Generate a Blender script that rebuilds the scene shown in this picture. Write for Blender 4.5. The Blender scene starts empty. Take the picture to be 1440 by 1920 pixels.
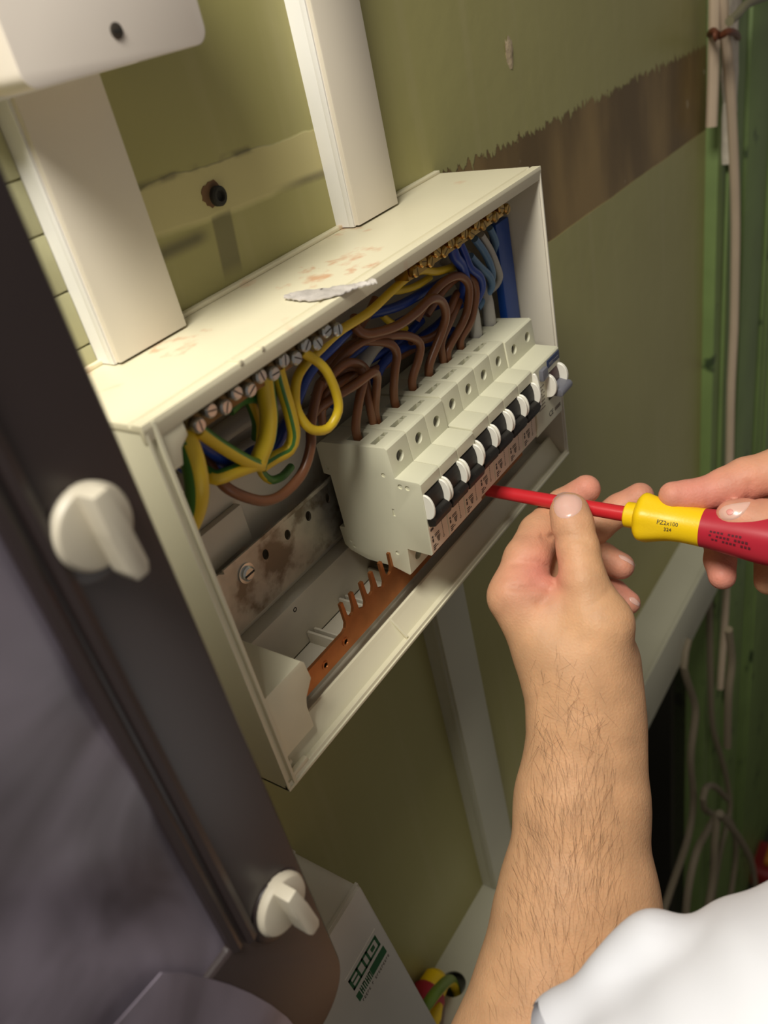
import bpy, bmesh, math, random
import numpy as np
from mathutils import Vector, Matrix

random.seed(7)
rng = np.random.default_rng(7)
scene = bpy.context.scene
COL = scene.collection

# ------------------------------------------------------------------ camera
F_PX = 1575.353
RC = np.array([[0.5510946156667432, -0.8096077248529467, -0.2020644858493443],
               [-0.5439390778531421, -0.1649084314784156, -0.8227608940704474],
               [0.6327914381274434, 0.5633298688031407, -0.5312574279450951]])
CAM = np.array([-153.13, -304.56, 112.694])            # millimetres
cam_d = bpy.data.cameras.new('camera')
cam = bpy.data.objects.new('camera', cam_d)
COL.objects.link(cam)
cam_d.sensor_fit = 'VERTICAL'
cam_d.sensor_height = 24.0
cam_d.lens = F_PX / 1920 * 24.0
cam_d.clip_start = 0.01
cam_d.clip_end = 20
M = Matrix(((RC[0][0], -RC[1][0], -RC[2][0], CAM[0] / 1000),
            (RC[0][1], -RC[1][1], -RC[2][1], CAM[1] / 1000),
            (RC[0][2], -RC[1][2], -RC[2][2], CAM[2] / 1000),
            (0, 0, 0, 1)))
cam.matrix_world = M
cam_d.dof.use_dof = True
cam_d.dof.focus_distance = 0.455
cam_d.dof.aperture_fstop = 5.4
scene.camera = cam

# ------------------------------------------------------------------ light
scene.view_settings.view_transform = 'Standard'
scene.view_settings.look = 'None'
scene.view_settings.gamma = 1
scene.view_settings.use_curve_mapping = False
scene.view_settings.exposure = 0.0
world = bpy.data.worlds.new('room_ambient')
scene.world = world
world.use_nodes = True
bg = world.node_tree.nodes['Background']
bg.inputs[0].default_value = (1.0, 0.93, 0.86, 1)
bg.inputs[1].default_value = 0.165


def area_light(name, loc, target, size, power, color):
    ld = bpy.data.lights.new(name, 'AREA')
    ld.shape = 'DISK'
    ld.size = size
    ld.energy = power
    ld.color = color
    o = bpy.data.objects.new(name, ld)
    COL.objects.link(o)
    o.location = loc
    d = Vector(target) - Vector(loc)
    o.rotation_euler = d.to_track_quat('-Z', 'Y').to_euler()
    return o


area_light('ceiling_lamp', (-0.36, -0.240, 0.80), (0.12, -0.08, -0.05), 0.34, 13.0, (1.0, 0.965, 0.885))

# ------------------------------------------------------------------ helpers
MM = 0.001


def ray(px, py):
    return RC.T @ np.array([(px - 720) / F_PX, (py - 960) / F_PX, 1.0])


def at(px, py, y=None, x=None, z=None):
    """point (mm) of the place seen at a photo pixel, on the plane y, x or z"""
    v = ray(px, py)
    if y is not None:
        t = (y - CAM[1]) / v[1]
    elif x is not None:
        t = (x - CAM[0]) / v[0]
    else:
        t = (z - CAM[2]) / v[2]
    return CAM + t * v


def atd(px, py, d):
    return CAM + d * ray(px, py)


class MB:
    def __init__(self):
        self.v = []
        self.f = []
        self.m = []
        self.s = []

    def add(self, verts, faces, mat=0, smooth=False):
        n = len(self.v)
        self.v += [tuple(float(c) for c in p) for p in verts]
        for i, f in enumerate(faces):
            self.f.append(tuple(n + k for k in f))
            self.m.append(mat[i] if isinstance(mat, (list, tuple)) else mat)
            self.s.append(smooth)
        return self

    def box(self, x0, x1, y0, y1, z0, z1, bev=0.0, mat=0):
        if bev <= 0:
            vs = [(x, y, z) for x in (x0, x1) for y in (y0, y1) for z in (z0, z1)]
            fs = [(0, 1, 3, 2), (4, 6, 7, 5), (0, 4, 5, 1), (2, 3, 7, 6), (0, 2, 6, 4), (1, 5, 7, 3)]
            return self.add(vs, fs, mat)
        bm = bmesh.new()
        bmesh.ops.create_cube(bm, size=1)
        for v in bm.verts:
            v.co = Vector(((x0 + x1) / 2 + v.co.x * (x1 - x0), (y0 + y1) / 2 + v.co.y * (y1 - y0), (z0 + z1) / 2 + v.co.z * (z1 - z0)))
        bmesh.ops.bevel(bm, geom=bm.edges[:], offset=bev, segments=2, affect='EDGES', profile=0.6)
        return self.frombm(bm, mat)

    def frombm(self, bm, mat=0, smooth=False):
        bm.verts.index_update()
        self.add([v.co[:] for v in bm.verts], [[v.index for v in f.verts] for f in bm.faces], mat, smooth)
        bm.free()
        return self

    def prism(self, poly, a0, a1, axis='x', bev=0.0, mat=0, segs=2):
        """polygon extruded along an axis; poly holds the other two coordinates in xyz order"""
        def mk(p, a):
            if axis == 'x':
                return (a, p[0], p[1])
            if axis == 'y':
                return (p[0], a, p[1])
            return (p[0], p[1], a)
        n = len(poly)
        vs = [mk(p, a0) for p in poly] + [mk(p, a1) for p in poly]
        fs = [list(range(n))[::-1], list(range(n, 2 * n))] + [[i, (i + 1) % n, n + (i + 1) % n, n + i] for i in range(n)]
        bm = bmesh.new()
        bv = [bm.verts.new(v) for v in vs]
        for f in fs:
            bm.faces.new([bv[i] for i in f])
        bmesh.ops.recalc_face_normals(bm, faces=bm.faces[:])
        if bev > 0:
            bmesh.ops.bevel(bm, geom=bm.edges[:], offset=bev, segments=segs, affect='EDGES', profile=0.6, clamp_overlap=True)
        return self.frombm(bm, mat)

    def tube(self, pts, r, sides=12, mat=0, stripe=None, smooth_path=True, step=3.0, caps=True, phase=0.0, twist=0.0, sdir=None, sth=0.6):
        P = [np.array(p, float) for p in pts]
        R_ = list(r) if isinstance(r, (list, tuple, np.ndarray)) else [r] * len(P)
        if smooth_path and len(P) > 2:
            Q = []
            RR = []
            for i in range(len(P) - 1):
                p0 = P[max(i - 1, 0)]
                p1 = P[i]
                p2 = P[i + 1]
                p3 = P[min(i + 2, len(P) - 1)]
                n = max(2, int(np.linalg.norm(p2 - p1) / step))
                for k in range(n):
                    t = k / n
                    Q.append(0.5 * ((2 * p1) + (p2 - p0) * t + (2 * p0 - 5 * p1 + 4 * p2 - p3) * t * t + (3 * p1 - p0 - 3 * p2 + p3) * t ** 3))
                    RR.append(R_[i] * (1 - t) + R_[i + 1] * t)
            Q.append(P[-1])
            RR.append(R_[-1])
            P, R_ = Q, RR
        n = len(P)
        vs = []
        up = None
        for i in range(n):
            t = P[min(i + 1, n - 1)] - P[max(i - 1, 0)]
            t = t / (np.linalg.norm(t) + 1e-9)
            if up is None:
                a = np.array([0, 0, 1.0]) if abs(t[2]) < 0.9 else np.array([1.0, 0, 0])
                up = np.cross(t, a)
            up = up - t * (up @ t)
            up /= np.linalg.norm(up) + 1e-9
            w = np.cross(t, up)
            for k in range(sides):
                an = 2 * math.pi * k / sides + phase + twist * i
                vs.append(P[i] + R_[i] * (math.cos(an) * up + math.sin(an) * w))
        fs = []
        ms = []
        for i in range(n - 1):
            for k in range(sides):
                k2 = (k + 1) % sides
                fs.append((i * sides + k, i * sides + k2, (i + 1) * sides + k2, (i + 1) * sides + k))
                if sdir is not None:
                    nn = (np.array(vs[i * sides + k]) + vs[i * sides + k2]) / 2 - P[i]
                    ms.append(1 if nn @ sdir > sth * np.linalg.norm(nn) else mat)
                else:
                    ms.append(1 if (stripe and k in stripe) else mat)
        self.add(vs, fs, ms, True)
        if caps:
            b = len(self.v) - len(vs)
            self.f.append(tuple(b + k for k in range(sides))[::-1])
            self.f.append(tuple(b + (n - 1) * sides + k for k in range(sides)))
            self.m += [mat, mat]
            self.s += [False, False]
        return self

    def cyl(self, c, axis, r, h, sides=20, mat=0, bev=0.0, r2=None):
        """cylinder from c along axis; bevelled far end"""
        a = np.array(axis, float)
        a /= np.linalg.norm(a)
        u = np.cross(a, [0.3, 0.2, 0.93])
        u /= np.linalg.norm(u)
        w = np.cross(a, u)
        r2 = r if r2 is None else r2
        prof = [(0, r), (h - bev, r2), (h, r2 - bev)] if bev > 0 else [(0, r), (h, r2)]
        return self.lathe(c, a, prof, sides, mat)

    def lathe(self, c, axis, prof, sides=24, mat=0, smooth=True):
        a = np.array(axis, float)
        a /= np.linalg.norm(a)
        u = np.cross(a, [0.3, 0.2, 0.93])
        u /= np.linalg.norm(u)
        w = np.cross(a, u)
        c = np.array(c, float)
        vs = []
        for (t, r) in prof:
            for k in range(sides):
                an = 2 * math.pi * k / sides
                vs.append(c + a * t + r * (math.cos(an) * u + math.sin(an) * w))
        fs = []
        for i in range(len(prof) - 1):
            for k in range(sides):
                k2 = (k + 1) % sides
                fs.append((i * sides + k, i * sides + k2, (i + 1) * sides + k2, (i + 1) * sides + k))
        fs.append(tuple(range(sides))[::-1])
        fs.append(tuple((len(prof) - 1) * sides + k for k in range(sides)))
        return self.add(vs, fs, mat, smooth)

    def xform(self, fn):
        self.v = [tuple(fn(np.array(p))) for p in self.v]
        return self


def mesh_from(name, mb, mats, origin=(0, 0, 0), angle=35):
    me = bpy.data.meshes.new(name)
    o = np.array(origin, float)
    me.from_pydata([tuple((np.array(p) - o) * MM) for p in mb.v], [], mb.f)
    for m in mats:
        me.materials.append(m)
    me.polygons.foreach_set('material_index', mb.m)
    me.polygons.foreach_set('use_smooth', [True] * len(mb.f))
    bm = bmesh.new()
    bm.from_mesh(me)
    bmesh.ops.recalc_face_normals(bm, faces=bm.faces[:])
    bm.to_mesh(me)
    bm.free()
    me.set_sharp_from_angle(angle=math.radians(angle))
    return me


ORIG = {}


def thing(name, label, cat, loc=(0, 0, 0), group=None):
    o = bpy.data.objects.new(name, None)
    COL.objects.link(o)
    o.empty_display_size = 0.01
    o.location = Vector(loc) * MM
    o['label'] = label
    o['category'] = cat
    if group:
        o['group'] = group
    ORIG[o] = tuple(loc)
    return o


def part(name, mb, mats, parent, label=None, kind=None, angle=35):
    org = ORIG[parent]
    mats = mats if isinstance(mats, (list, tuple)) else [mats]
    o = bpy.data.objects.new(name, mesh_from(name, mb, mats, org, angle))
    COL.objects.link(o)
    o.parent = parent
    ORIG[o] = org
    if label:
        o['label'] = label
    if kind:
        o['kind'] = kind
    return o


def solo(name, mb, mats, label, cat, group=None, kind=None, origin=None, angle=35):
    mats = mats if isinstance(mats, (list, tuple)) else [mats]
    if origin is None:
        a = np.array(mb.v)
        origin = ((a[:, 0].min() + a[:, 0].max()) / 2, (a[:, 1].min() + a[:, 1].max()) / 2, a[:, 2].min())
    o = bpy.data.objects.new(name, mesh_from(name, mb, mats, origin, angle))
    COL.objects.link(o)
    o.location = Vector([float(c) for c in origin]) * MM
    ORIG[o] = tuple(origin)
    if label:
        o['label'] = label
    if cat:
        o['category'] = cat
    if group:
        o['group'] = group
    if kind:
        o['kind'] = kind
    return o


def copy_tree(o, delta, parent=None):
    c = o.copy()
    COL.objects.link(c)
    if parent is None:
        c.location = o.location + Vector(delta) * MM
    else:
        c.parent = parent
    for ch in [q for q in list(o.children)]:
        copy_tree(ch, delta, c)
    return c


def text_mb(s, size, font_extrude=0.04):
    cu = bpy.data.curves.new('lettering', 'FONT')
    cu.body = s
    cu.size = size
    cu.extrude = font_extrude
    cu.align_x = 'CENTER'
    cu.align_y = 'CENTER'
    cu.resolution_u = 3
    ob = bpy.data.objects.new('lettering', cu)
    COL.objects.link(ob)
    dg = bpy.context.evaluated_depsgraph_get()
    me = bpy.data.meshes.new_from_object(ob.evaluated_get(dg))
    mb = MB()
    mb.add([v.co[:] for v in me.vertices], [list(p.vertices) for p in me.polygons])
    bpy.data.objects.remove(ob)
    bpy.data.curves.remove(cu)
    bpy.data.meshes.remove(me)
    return mb


# ------------------------------------------------------------------ materials
def mat(name, color, rough=0.5, metal=0.0, spec=0.5, var=0.0, var_scale=40.0, bump=0.0, bump_scale=200.0, stain=None,
        stain_scale=20.0, stain_lo=0.6, stain_hi=0.7, coat=0.0, sss=0.0, sss_rad=(1, .3, .15), sss_scale=0.004, trans=0.0):
    m = bpy.data.materials.new(name)
    m.use_nodes = True
    nt = m.node_tree
    b = nt.nodes['Principled BSDF']
    b.inputs['Base Color'].default_value = (*color, 1)
    b.inputs['Roughness'].default_value = rough
    b.inputs['Metallic'].default_value = metal
    b.inputs['Specular IOR Level'].default_value = spec
    b.inputs['Coat Weight'].default_value = coat
    b.inputs['Coat Roughness'].default_value = 0.15
    if trans:
        b.inputs['Transmission Weight'].default_value = trans
    if sss:
        b.inputs['Subsurface Weight'].default_value = sss
        b.inputs['Subsurface Radius'].default_value = sss_rad
        b.inputs['Subsurface Scale'].default_value = sss_scale
    tc = nt.nodes.new('ShaderNodeTexCoord')
    last = None
    if var > 0 or stain:
        n = nt.nodes.new('ShaderNodeTexNoise')
        n.inputs['Scale'].default_value = var_scale
        n.inputs['Detail'].default_value = 4
        nt.links.new(tc.outputs['Object'], n.inputs['Vector'])
        mx = nt.nodes.new('ShaderNodeMix')
        mx.data_type = 'RGBA'
        mx.inputs['A'].default_value = (*[c * (1 - var) for c in color], 1)
        mx.inputs['B'].default_value = (*[min(1, c * (1 + var)) for c in color], 1)
        nt.links.new(n.outputs['Fac'], mx.inputs['Factor'])
        last = mx.outputs['Result']
    if stain:
        n2 = nt.nodes.new('ShaderNodeTexNoise')
        n2.inputs['Scale'].default_value = stain_scale
        n2.inputs['Detail'].default_value = 6
        nt.links.new(tc.outputs['Object'], n2.inputs['Vector'])
        mr = nt.nodes.new('ShaderNodeMapRange')
        mr.inputs['From Min'].default_value = stain_lo
        mr.inputs['From Max'].default_value = stain_hi
        nt.links.new(n2.outputs['Fac'], mr.inputs['Value'])
        mx2 = nt.nodes.new('ShaderNodeMix')
        mx2.data_type = 'RGBA'
        nt.links.new(mr.outputs['Result'], mx2.inputs['Factor'])
        nt.links.new(last, mx2.inputs['A'])
        mx2.inputs['B'].default_value = (*stain, 1)
        last = mx2.outputs['Result']
    if last is not None:
        nt.links.new(last, b.inputs['Base Color'])
    if bump > 0:
        n3 = nt.nodes.new('ShaderNodeTexNoise')
        n3.inputs['Scale'].default_value = bump_scale
        n3.inputs['Detail'].default_value = 3
        nt.links.new(tc.outputs['Object'], n3.inputs['Vector'])
        bp = nt.nodes.new('ShaderNodeBump')
        bp.inputs['Strength'].default_value = bump
        bp.inputs['Distance'].default_value = 0.001
        nt.links.new(n3.outputs['Fac'], bp.inputs['Height'])
        nt.links.new(bp.outputs['Normal'], b.inputs['Normal'])
    return m


CREAM = mat('cream_plastic', (0.72, 0.675, 0.49), 0.38, var=0.05, var_scale=30, stain=(0.55, 0.42, 0.28), stain_scale=18, stain_lo=0.68, stain_hi=0.9)
CREAM_TOP = mat('cream_plastic_dusty', (0.74, 0.68, 0.485), 0.42, var=0.05, var_scale=25, stain=(0.66, 0.40, 0.24), stain_scale=38, stain_lo=0.66, stain_hi=0.80)
def add_spot(m, cx, cy, rad, col, lo=.52, hi=.62, scale=90):
    """rust coloured smears in one place, object coordinates in metres"""
    nt = m.node_tree
    b = nt.nodes['Principled BSDF']
    src = b.inputs['Base Color'].links[0].from_socket
    tc = nt.nodes.new('ShaderNodeTexCoord')
    mp = nt.nodes.new('ShaderNodeMapping')
    mp.inputs['Location'].default_value = (-cx / rad, -cy / rad, 0)
    mp.inputs['Scale'].default_value = (1 / rad, 1 / rad, 0)
    nt.links.new(tc.outputs['Object'], mp.inputs['Vector'])
    ln = nt.nodes.new('ShaderNodeVectorMath')
    ln.operation = 'LENGTH'
    nt.links.new(mp.outputs[0], ln.inputs[0])
    n = nt.nodes.new('ShaderNodeTexNoise')
    n.inputs['Scale'].default_value = scale
    n.inputs['Detail'].default_value = 5
    nt.links.new(tc.outputs['Object'], n.inputs['Vector'])
    sub = nt.nodes.new('ShaderNodeMath')
    sub.operation = 'MULTIPLY_ADD'
    sub.inputs[1].default_value = -.16
    nt.links.new(ln.outputs['Value'], sub.inputs[0])
    nt.links.new(n.outputs['Fac'], sub.inputs[2])
    mr = nt.nodes.new('ShaderNodeMapRange')
    mr.inputs['From Min'].default_value = lo - .12
    mr.inputs['From Max'].default_value = hi - .05
    nt.links.new(sub.outputs[0], mr.inputs['Value'])
    mu = nt.nodes.new('ShaderNodeMath')
    mu.operation = 'MULTIPLY'
    mu.inputs[1].default_value = .75
    nt.links.new(mr.outputs[0], mu.inputs[0])
    mx = nt.nodes.new('ShaderNodeMix')
    mx.data_type = 'RGBA'
    nt.links.new(mu.outputs[0], mx.inputs['Factor'])
    nt.links.new(src, mx.inputs['A'])
    mx.inputs['B'].default_value = (*col, 1)
    nt.links.new(mx.outputs['Result'], b.inputs['Base Color'])


for (px_, py_, rd_) in ((668, 482, .016), (650, 435, .014), (590, 522, .014), (330, 640, .012)):
    c_ = at(px_, py_, z=0)
    add_spot(CREAM_TOP, (c_[0] - 158.45) / 1000, (c_[1] - 4) / 1000, rd_, (0.60, 0.30, 0.15))
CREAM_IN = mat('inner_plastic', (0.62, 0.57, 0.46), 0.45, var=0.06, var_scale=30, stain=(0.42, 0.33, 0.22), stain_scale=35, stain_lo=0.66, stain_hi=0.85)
BREAKER = mat('breaker_plastic', (0.62, 0.60, 0.44), 0.42, var=0.03, var_scale=60)
GUARD = mat('white_guard_plastic', (0.82, 0.79, 0.68), 0.35)
TRUNK = mat('trunking_base_plastic', (0.86, 0.84, 0.80), 0.35, var=0.03)
TRUNK_LID = mat('trunking_lid_plastic', (0.72, 0.65, 0.53), 0.38, var=0.05, var_scale=12)
TRUNK_LOW = mat('grey_trunking_plastic', (0.50, 0.48, 0.36), 0.45, var=0.08, var_scale=12, stain=(0.36, 0.22, 0.12), stain_scale=14, stain_lo=0.66, stain_hi=0.8)
JBOX = mat('switch_box_plastic', (0.80, 0.72, 0.63), 0.3, var=0.03)
BLACK = mat('black_plastic', (0.012, 0.010, 0.008), 0.48, spec=0.35)
DARK = mat('dark_hollow', (0.02, 0.018, 0.014), 0.8)
STEEL = mat('galvanised_steel', (0.46, 0.44, 0.38), 0.42, metal=0.75, var=0.45, var_scale=75, bump=0.15, bump_scale=300, stain=(0.21, 0.175, 0.13), stain_scale=60, stain_lo=0.5, stain_hi=0.62)
SCREW = mat('nickel_screw', (0.62, 0.63, 0.60), 0.25, metal=0.8, var=0.2, var_scale=300)
SCREWD = mat('dark_terminal_screw', (0.10, 0.09, 0.075), 0.35, metal=0.2)
BRASS_D = mat('dull_brass', (0.20, 0.13, 0.05), 0.4, metal=0.8, var=0.3, var_scale=200)
BRASS = mat('brass', (0.52, 0.33, 0.10), 0.3, metal=1.0, var=0.25, var_scale=200)
COPPER = mat('copper', (0.44, 0.165, 0.055), 0.36, metal=0.85, var=0.25, var_scale=120)
YEL = mat('yellow_insulation', (0.72, 0.50, 0.02), 0.38)
GRN = mat('green_insulation', (0.055, 0.19, 0.03), 0.4)
BRN = mat('brown_insulation', (0.215, 0.085, 0.036), 0.33, var=0.15, var_scale=80)
BLU = mat('blue_insulation', (0.012, 0.045, 0.28), 0.35)
LBL = mat('light_blue_insulation', (0.10, 0.20, 0.34), 0.4)
GRY = mat('grey_sheath', (0.42, 0.40, 0.36), 0.5)
BLUEBAR = mat('blue_bar_plastic', (0.006, 0.05, 0.26), 0.4)
RED = mat('red_shaft_insulation', (0.58, 0.020, 0.028), 0.33, coat=0.1)
REDH = mat('red_handle_rubber', (0.44, 0.016, 0.035), 0.42)
YELH = mat('yellow_handle_rubber', (0.86, 0.56, 0.003), 0.42, bump=0.08, bump_scale=900)
INK = mat('black_ink', (0.03, 0.028, 0.022), 0.6)
INKB = mat('brown_grey_ink', (0.16, 0.13, 0.10), 0.6)
LABEL = mat('printed_label', (0.62, 0.50, 0.37), 0.45)
BADGE = mat('dark_blue_badge', (0.02, 0.035, 0.09), 0.35)
GREYB = mat('grey_button_plastic', (0.15, 0.15, 0.17), 0.35)
SMOKE = mat('smoked_brown_cover', (0.034, 0.023, 0.022), 0.36, spec=0.5, var=0.12, var_scale=14)
KNOB = mat('beige_knob_plastic', (0.54, 0.485, 0.375), 0.5)
GREEN_PRINT = mat('green_print', (0.022, 0.12, 0.035), 0.45)
LOWBOX = mat('lower_box_plastic', (0.62, 0.59, 0.51), 0.22, var=0.03)
PLASTER = mat('bare_plaster', (0.66, 0.58, 0.47), 0.9, var=0.2, var_scale=120, bump=0.6, bump_scale=220)
DOORG = mat('green_gloss_paint', (0.165, 0.235, 0.070), 0.52, var=0.22, var_scale=14, bump=0.25, bump_scale=60, stain=(0.03, 0.05, 0.015), stain_scale=22, stain_lo=0.64, stain_hi=0.72)
PINKC = mat('pinkish_cable_sheath', (0.50, 0.385, 0.27), 0.5, var=0.1, var_scale=30)
CLIPB = mat('rusty_clip_metal', (0.16, 0.05, 0.022), 0.5, metal=0.3, var=0.3, var_scale=200)
SCRAP = mat('torn_grey_tape', (0.50, 0.46, 0.42), 0.55, var=0.35, var_scale=180, bump=0.5, bump_scale=500)
SHIRT = mat('white_shirt_cotton', (0.82, 0.825, 0.88), 0.85, bump=0.12, bump_scale=70, sss=0.0)
TILE = mat('pale_green_tile', (0.44, 0.42, 0.24), 0.4, var=0.15, var_scale=50, bump=0.25, bump_scale=120)
SHADE_BLACK = mat('shade_black', (0.035, 0.032, 0.018), 0.9)  # darkness under the trunking put into the colour
HAIR = mat('dark_arm_hair', (0.10, 0.052, 0.028), 0.5)
NAIL = mat('finger_nail', (0.72, 0.44, 0.36), 0.28, coat=0.25, sss=0.2, sss_scale=0.002)
NAILT = mat('nail_edge', (0.80, 0.70, 0.58), 0.3)


def skin_material():
    m = bpy.data.materials.new('skin')
    m.use_nodes = True
    nt = m.node_tree
    b = nt.nodes['Principled BSDF']
    b.inputs['Roughness'].default_value = 0.55
    b.inputs['Specular IOR Level'].default_value = 0.33
    b.inputs['Subsurface Weight'].default_value = 0.25
    b.inputs['Subsurface Radius'].default_value = (1.0, 0.35, 0.2)
    b.inputs['Subsurface Scale'].default_value = 0.0035
    at_ = nt.nodes.new('ShaderNodeAttribute')
    at_.attribute_name = 'flush'
    mx = nt.nodes.new('ShaderNodeMix')
    mx.data_type = 'RGBA'
    mx.inputs['A'].default_value = (0.66, 0.375, 0.20, 1)
    mx.inputs['B'].default_value = (0.66, 0.26, 0.19, 1)
    nt.links.new(at_.outputs['Fac'], mx.inputs['Factor'])
    tc = nt.nodes.new('ShaderNodeTexCoord')
    n = nt.nodes.new('ShaderNodeTexNoise')
    n.inputs['Scale'].default_value = 60
    n.inputs['Detail'].default_value = 6
    nt.links.new(tc.outputs['Object'], n.inputs['Vector'])
    mr = nt.nodes.new('ShaderNodeMapRange')
    mr.inputs['From Min'].default_value = 0.3
    mr.inputs['From Max'].default_value = 0.7
    mr.inputs['To Min'].default_value = 0.86
    mr.inputs['To Max'].default_value = 1.08
    nt.links.new(n.outputs['Fac'], mr.inputs['Value'])
    mu = nt.nodes.new('ShaderNodeMix')
    mu.data_type = 'RGBA'
    mu.blend_type = 'MULTIPLY'
    mu.inputs['Factor'].default_value = 1
    nt.links.new(mx.outputs['Result'], mu.inputs['A'])
    nt.links.new(mr.outputs['Result'], mu.inputs['B'])
    nt.links.new(mu.outputs['Result'], b.inputs['Base Color'])
    n2 = nt.nodes.new('ShaderNodeTexNoise')
    n2.inputs['Scale'].default_value = 420
    n2.inputs['Detail'].default_value = 4
    nt.links.new(tc.outputs['Object'], n2.inputs['Vector'])
    v = nt.nodes.new('ShaderNodeTexVoronoi')
    v.inputs['Scale'].default_value = 700
    nt.links.new(tc.outputs['Object'], v.inputs['Vector'])
    ad = nt.nodes.new('ShaderNodeMath')
    ad.operation = 'ADD'
    nt.links.new(n2.outputs['Fac'], ad.inputs[0])
    nt.links.new(v.outputs['Distance'], ad.inputs[1])
    bp = nt.nodes.new('ShaderNodeBump')
    bp.inputs['Strength'].default_value = 0.22
    bp.inputs['Distance'].default_value = 0.0006
    nt.links.new(ad.outputs[0], bp.inputs['Height'])
    nt.links.new(bp.outputs['Normal'], b.inputs['Normal'])
    return m


SKIN = skin_material()


def wall_material():
    """olive paint with a bare brown band, lighter patched strip and scuffs; coordinates in metres on the wall"""
    m = bpy.data.materials.new('olive_wall_paint')
    m.use_nodes = True
    nt = m.node_tree
    N = nt.nodes
    L = nt.links
    b = N['Principled BSDF']
    b.inputs['Roughness'].default_value = 0.42
    tc = N.new('ShaderNodeTexCoord')
    sep = N.new('ShaderNodeSeparateXYZ')
    L.new(tc.outputs['Object'], sep.inputs[0])

    def math_(op, a, c=None, d=None):
        n = N.new('ShaderNodeMath')
        n.operation = op
        for i, q in enumerate((a, c, d)):
            if q is None:
                continue
            if isinstance(q, (int, float)):
                n.inputs[i].default_value = q
            else:
                L.new(q, n.inputs[i])
        return n.outputs[0]

    def noise(scale, detail=4, vec=None, rough=0.5):
        n = N.new('ShaderNodeTexNoise')
        n.inputs['Scale'].default_value = scale
        n.inputs['Detail'].default_value = detail
        n.inputs['Roughness'].default_value = rough
        L.new(vec or tc.outputs['Object'], n.inputs['Vector'])
        return n.outputs['Fac']

    def smooth(v, lo, hi):
        n = N.new('ShaderNodeMapRange')
        n.interpolation_type = 'SMOOTHSTEP'
        n.inputs['From Min'].default_value = lo
        n.inputs['From Max'].default_value = hi
        L.new(v, n.inputs['Value'])
        return n.outputs['Result']

    def mix(fac, a, c):
        n = N.new('ShaderNodeMix')
        n.data_type = 'RGBA'
        for i, q in (('Factor', fac), ('A', a), ('B', c)):
            if isinstance(q, tuple):
                n.inputs[i].default_value = (*q, 1)
            elif isinstance(q, (int, float)):
                n.inputs[i].default_value = q
            else:
                L.new(q, n.inputs[i])
        return n.outputs['Result']
    X, Z = sep.outputs['X'], sep.outputs['Z']
    base = mix(noise(7, 5), (0.31, 0.283, 0.095), (0.385, 0.355, 0.14))
    # vertical brush streaks
    mp = N.new('ShaderNodeMapping')
    mp.inputs['Scale'].default_value = (60, 1, 4)
    L.new(tc.outputs['Object'], mp.inputs['Vector'])
    streak = noise(1.0, 3, mp.outputs[0])
    base = mix(math_('MULTIPLY', smooth(streak, 0.5, 0.8), 0.35), base, (0.42, 0.37, 0.18))
    # bare brown band
    zl = math_('ADD', Z, math_('MULTIPLY', X, 0.033))        # band runs slightly downhill
    mpj = N.new('ShaderNodeMapping')
    mpj.inputs['Scale'].default_value = (160, 1, 40)
    L.new(tc.outputs['Object'], mpj.inputs['Vector'])
    jag = math_('MULTIPLY', math_('SUBTRACT', noise(1.0, 3, mpj.outputs[0], 0.7), 0.5), 0.030)
    jag2 = math_('MULTIPLY', math_('SUBTRACT', noise(9, 3), 0.5), 0.006)
    top = smooth(math_('ADD', math_('SUBTRACT', 0.0065, zl), jag), -0.0008, 0.0008)
    bot = smooth(math_('ADD', math_('SUBTRACT', zl, -0.0785), jag2), -0.0006, 0.0006)
    band = math_('MULTIPLY', math_('MULTIPLY', top, bot), smooth(X, 0.30, 0.33))
    mpb = N.new('ShaderNodeMapping')
    mpb.inputs['Scale'].default_value = (10, 1, 4)
    L.new(tc.outputs['Object'], mpb.inputs['Vector'])
    bcol = mix(smooth(noise(1.0, 4, mpb.outputs[0]), 0.42, 0.72), (0.125, 0.074, 0.019), (0.28, 0.178, 0.058))
    bcol = mix(smooth(noise(34, 5), 0.70, 0.74), bcol, (0.45, 0.37, 0.25))
    col = mix(band, base, bcol)
    # lighter strip of loose lining between the two trunkings
    wob = math_('MULTIPLY', math_('SUBTRACT', noise(30, 3), 0.5), 0.008)
    s1 = smooth(math_('ADD', math_('SUBTRACT', 0.0605, math_('ADD', Z, math_('MULTIPLY', X, 0.04))), wob), -0.0007, 0.0007)
    s2 = smooth(math_('ADD', math_('SUBTRACT', math_('ADD', Z, math_('MULTIPLY', X, 0.06)), 0.0415), wob), -0.002, 0.002)
    strip = math_('MULTIPLY', math_('MULTIPLY', s1, s2), math_('MULTIPLY', smooth(X, 0.070, 0.08), smooth(X, 0.215, 0.21)))
    col = mix(math_('MULTIPLY', strip, 0.75), col, (0.56, 0.49, 0.235))
    # painted shadow streak and dark smudges along the strip, brown drip under the hole
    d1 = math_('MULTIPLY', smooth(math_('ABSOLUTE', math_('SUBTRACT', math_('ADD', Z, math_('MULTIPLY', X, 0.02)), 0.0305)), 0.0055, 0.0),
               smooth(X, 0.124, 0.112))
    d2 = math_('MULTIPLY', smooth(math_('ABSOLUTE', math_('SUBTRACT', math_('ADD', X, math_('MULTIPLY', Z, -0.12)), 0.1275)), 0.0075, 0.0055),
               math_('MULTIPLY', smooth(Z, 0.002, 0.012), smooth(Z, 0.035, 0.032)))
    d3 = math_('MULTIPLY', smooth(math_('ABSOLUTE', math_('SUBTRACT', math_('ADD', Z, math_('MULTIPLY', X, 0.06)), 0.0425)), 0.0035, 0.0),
               math_('MULTIPLY', smooth(X, 0.165, 0.200), smooth(X, 0.215, 0.21)))
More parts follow.
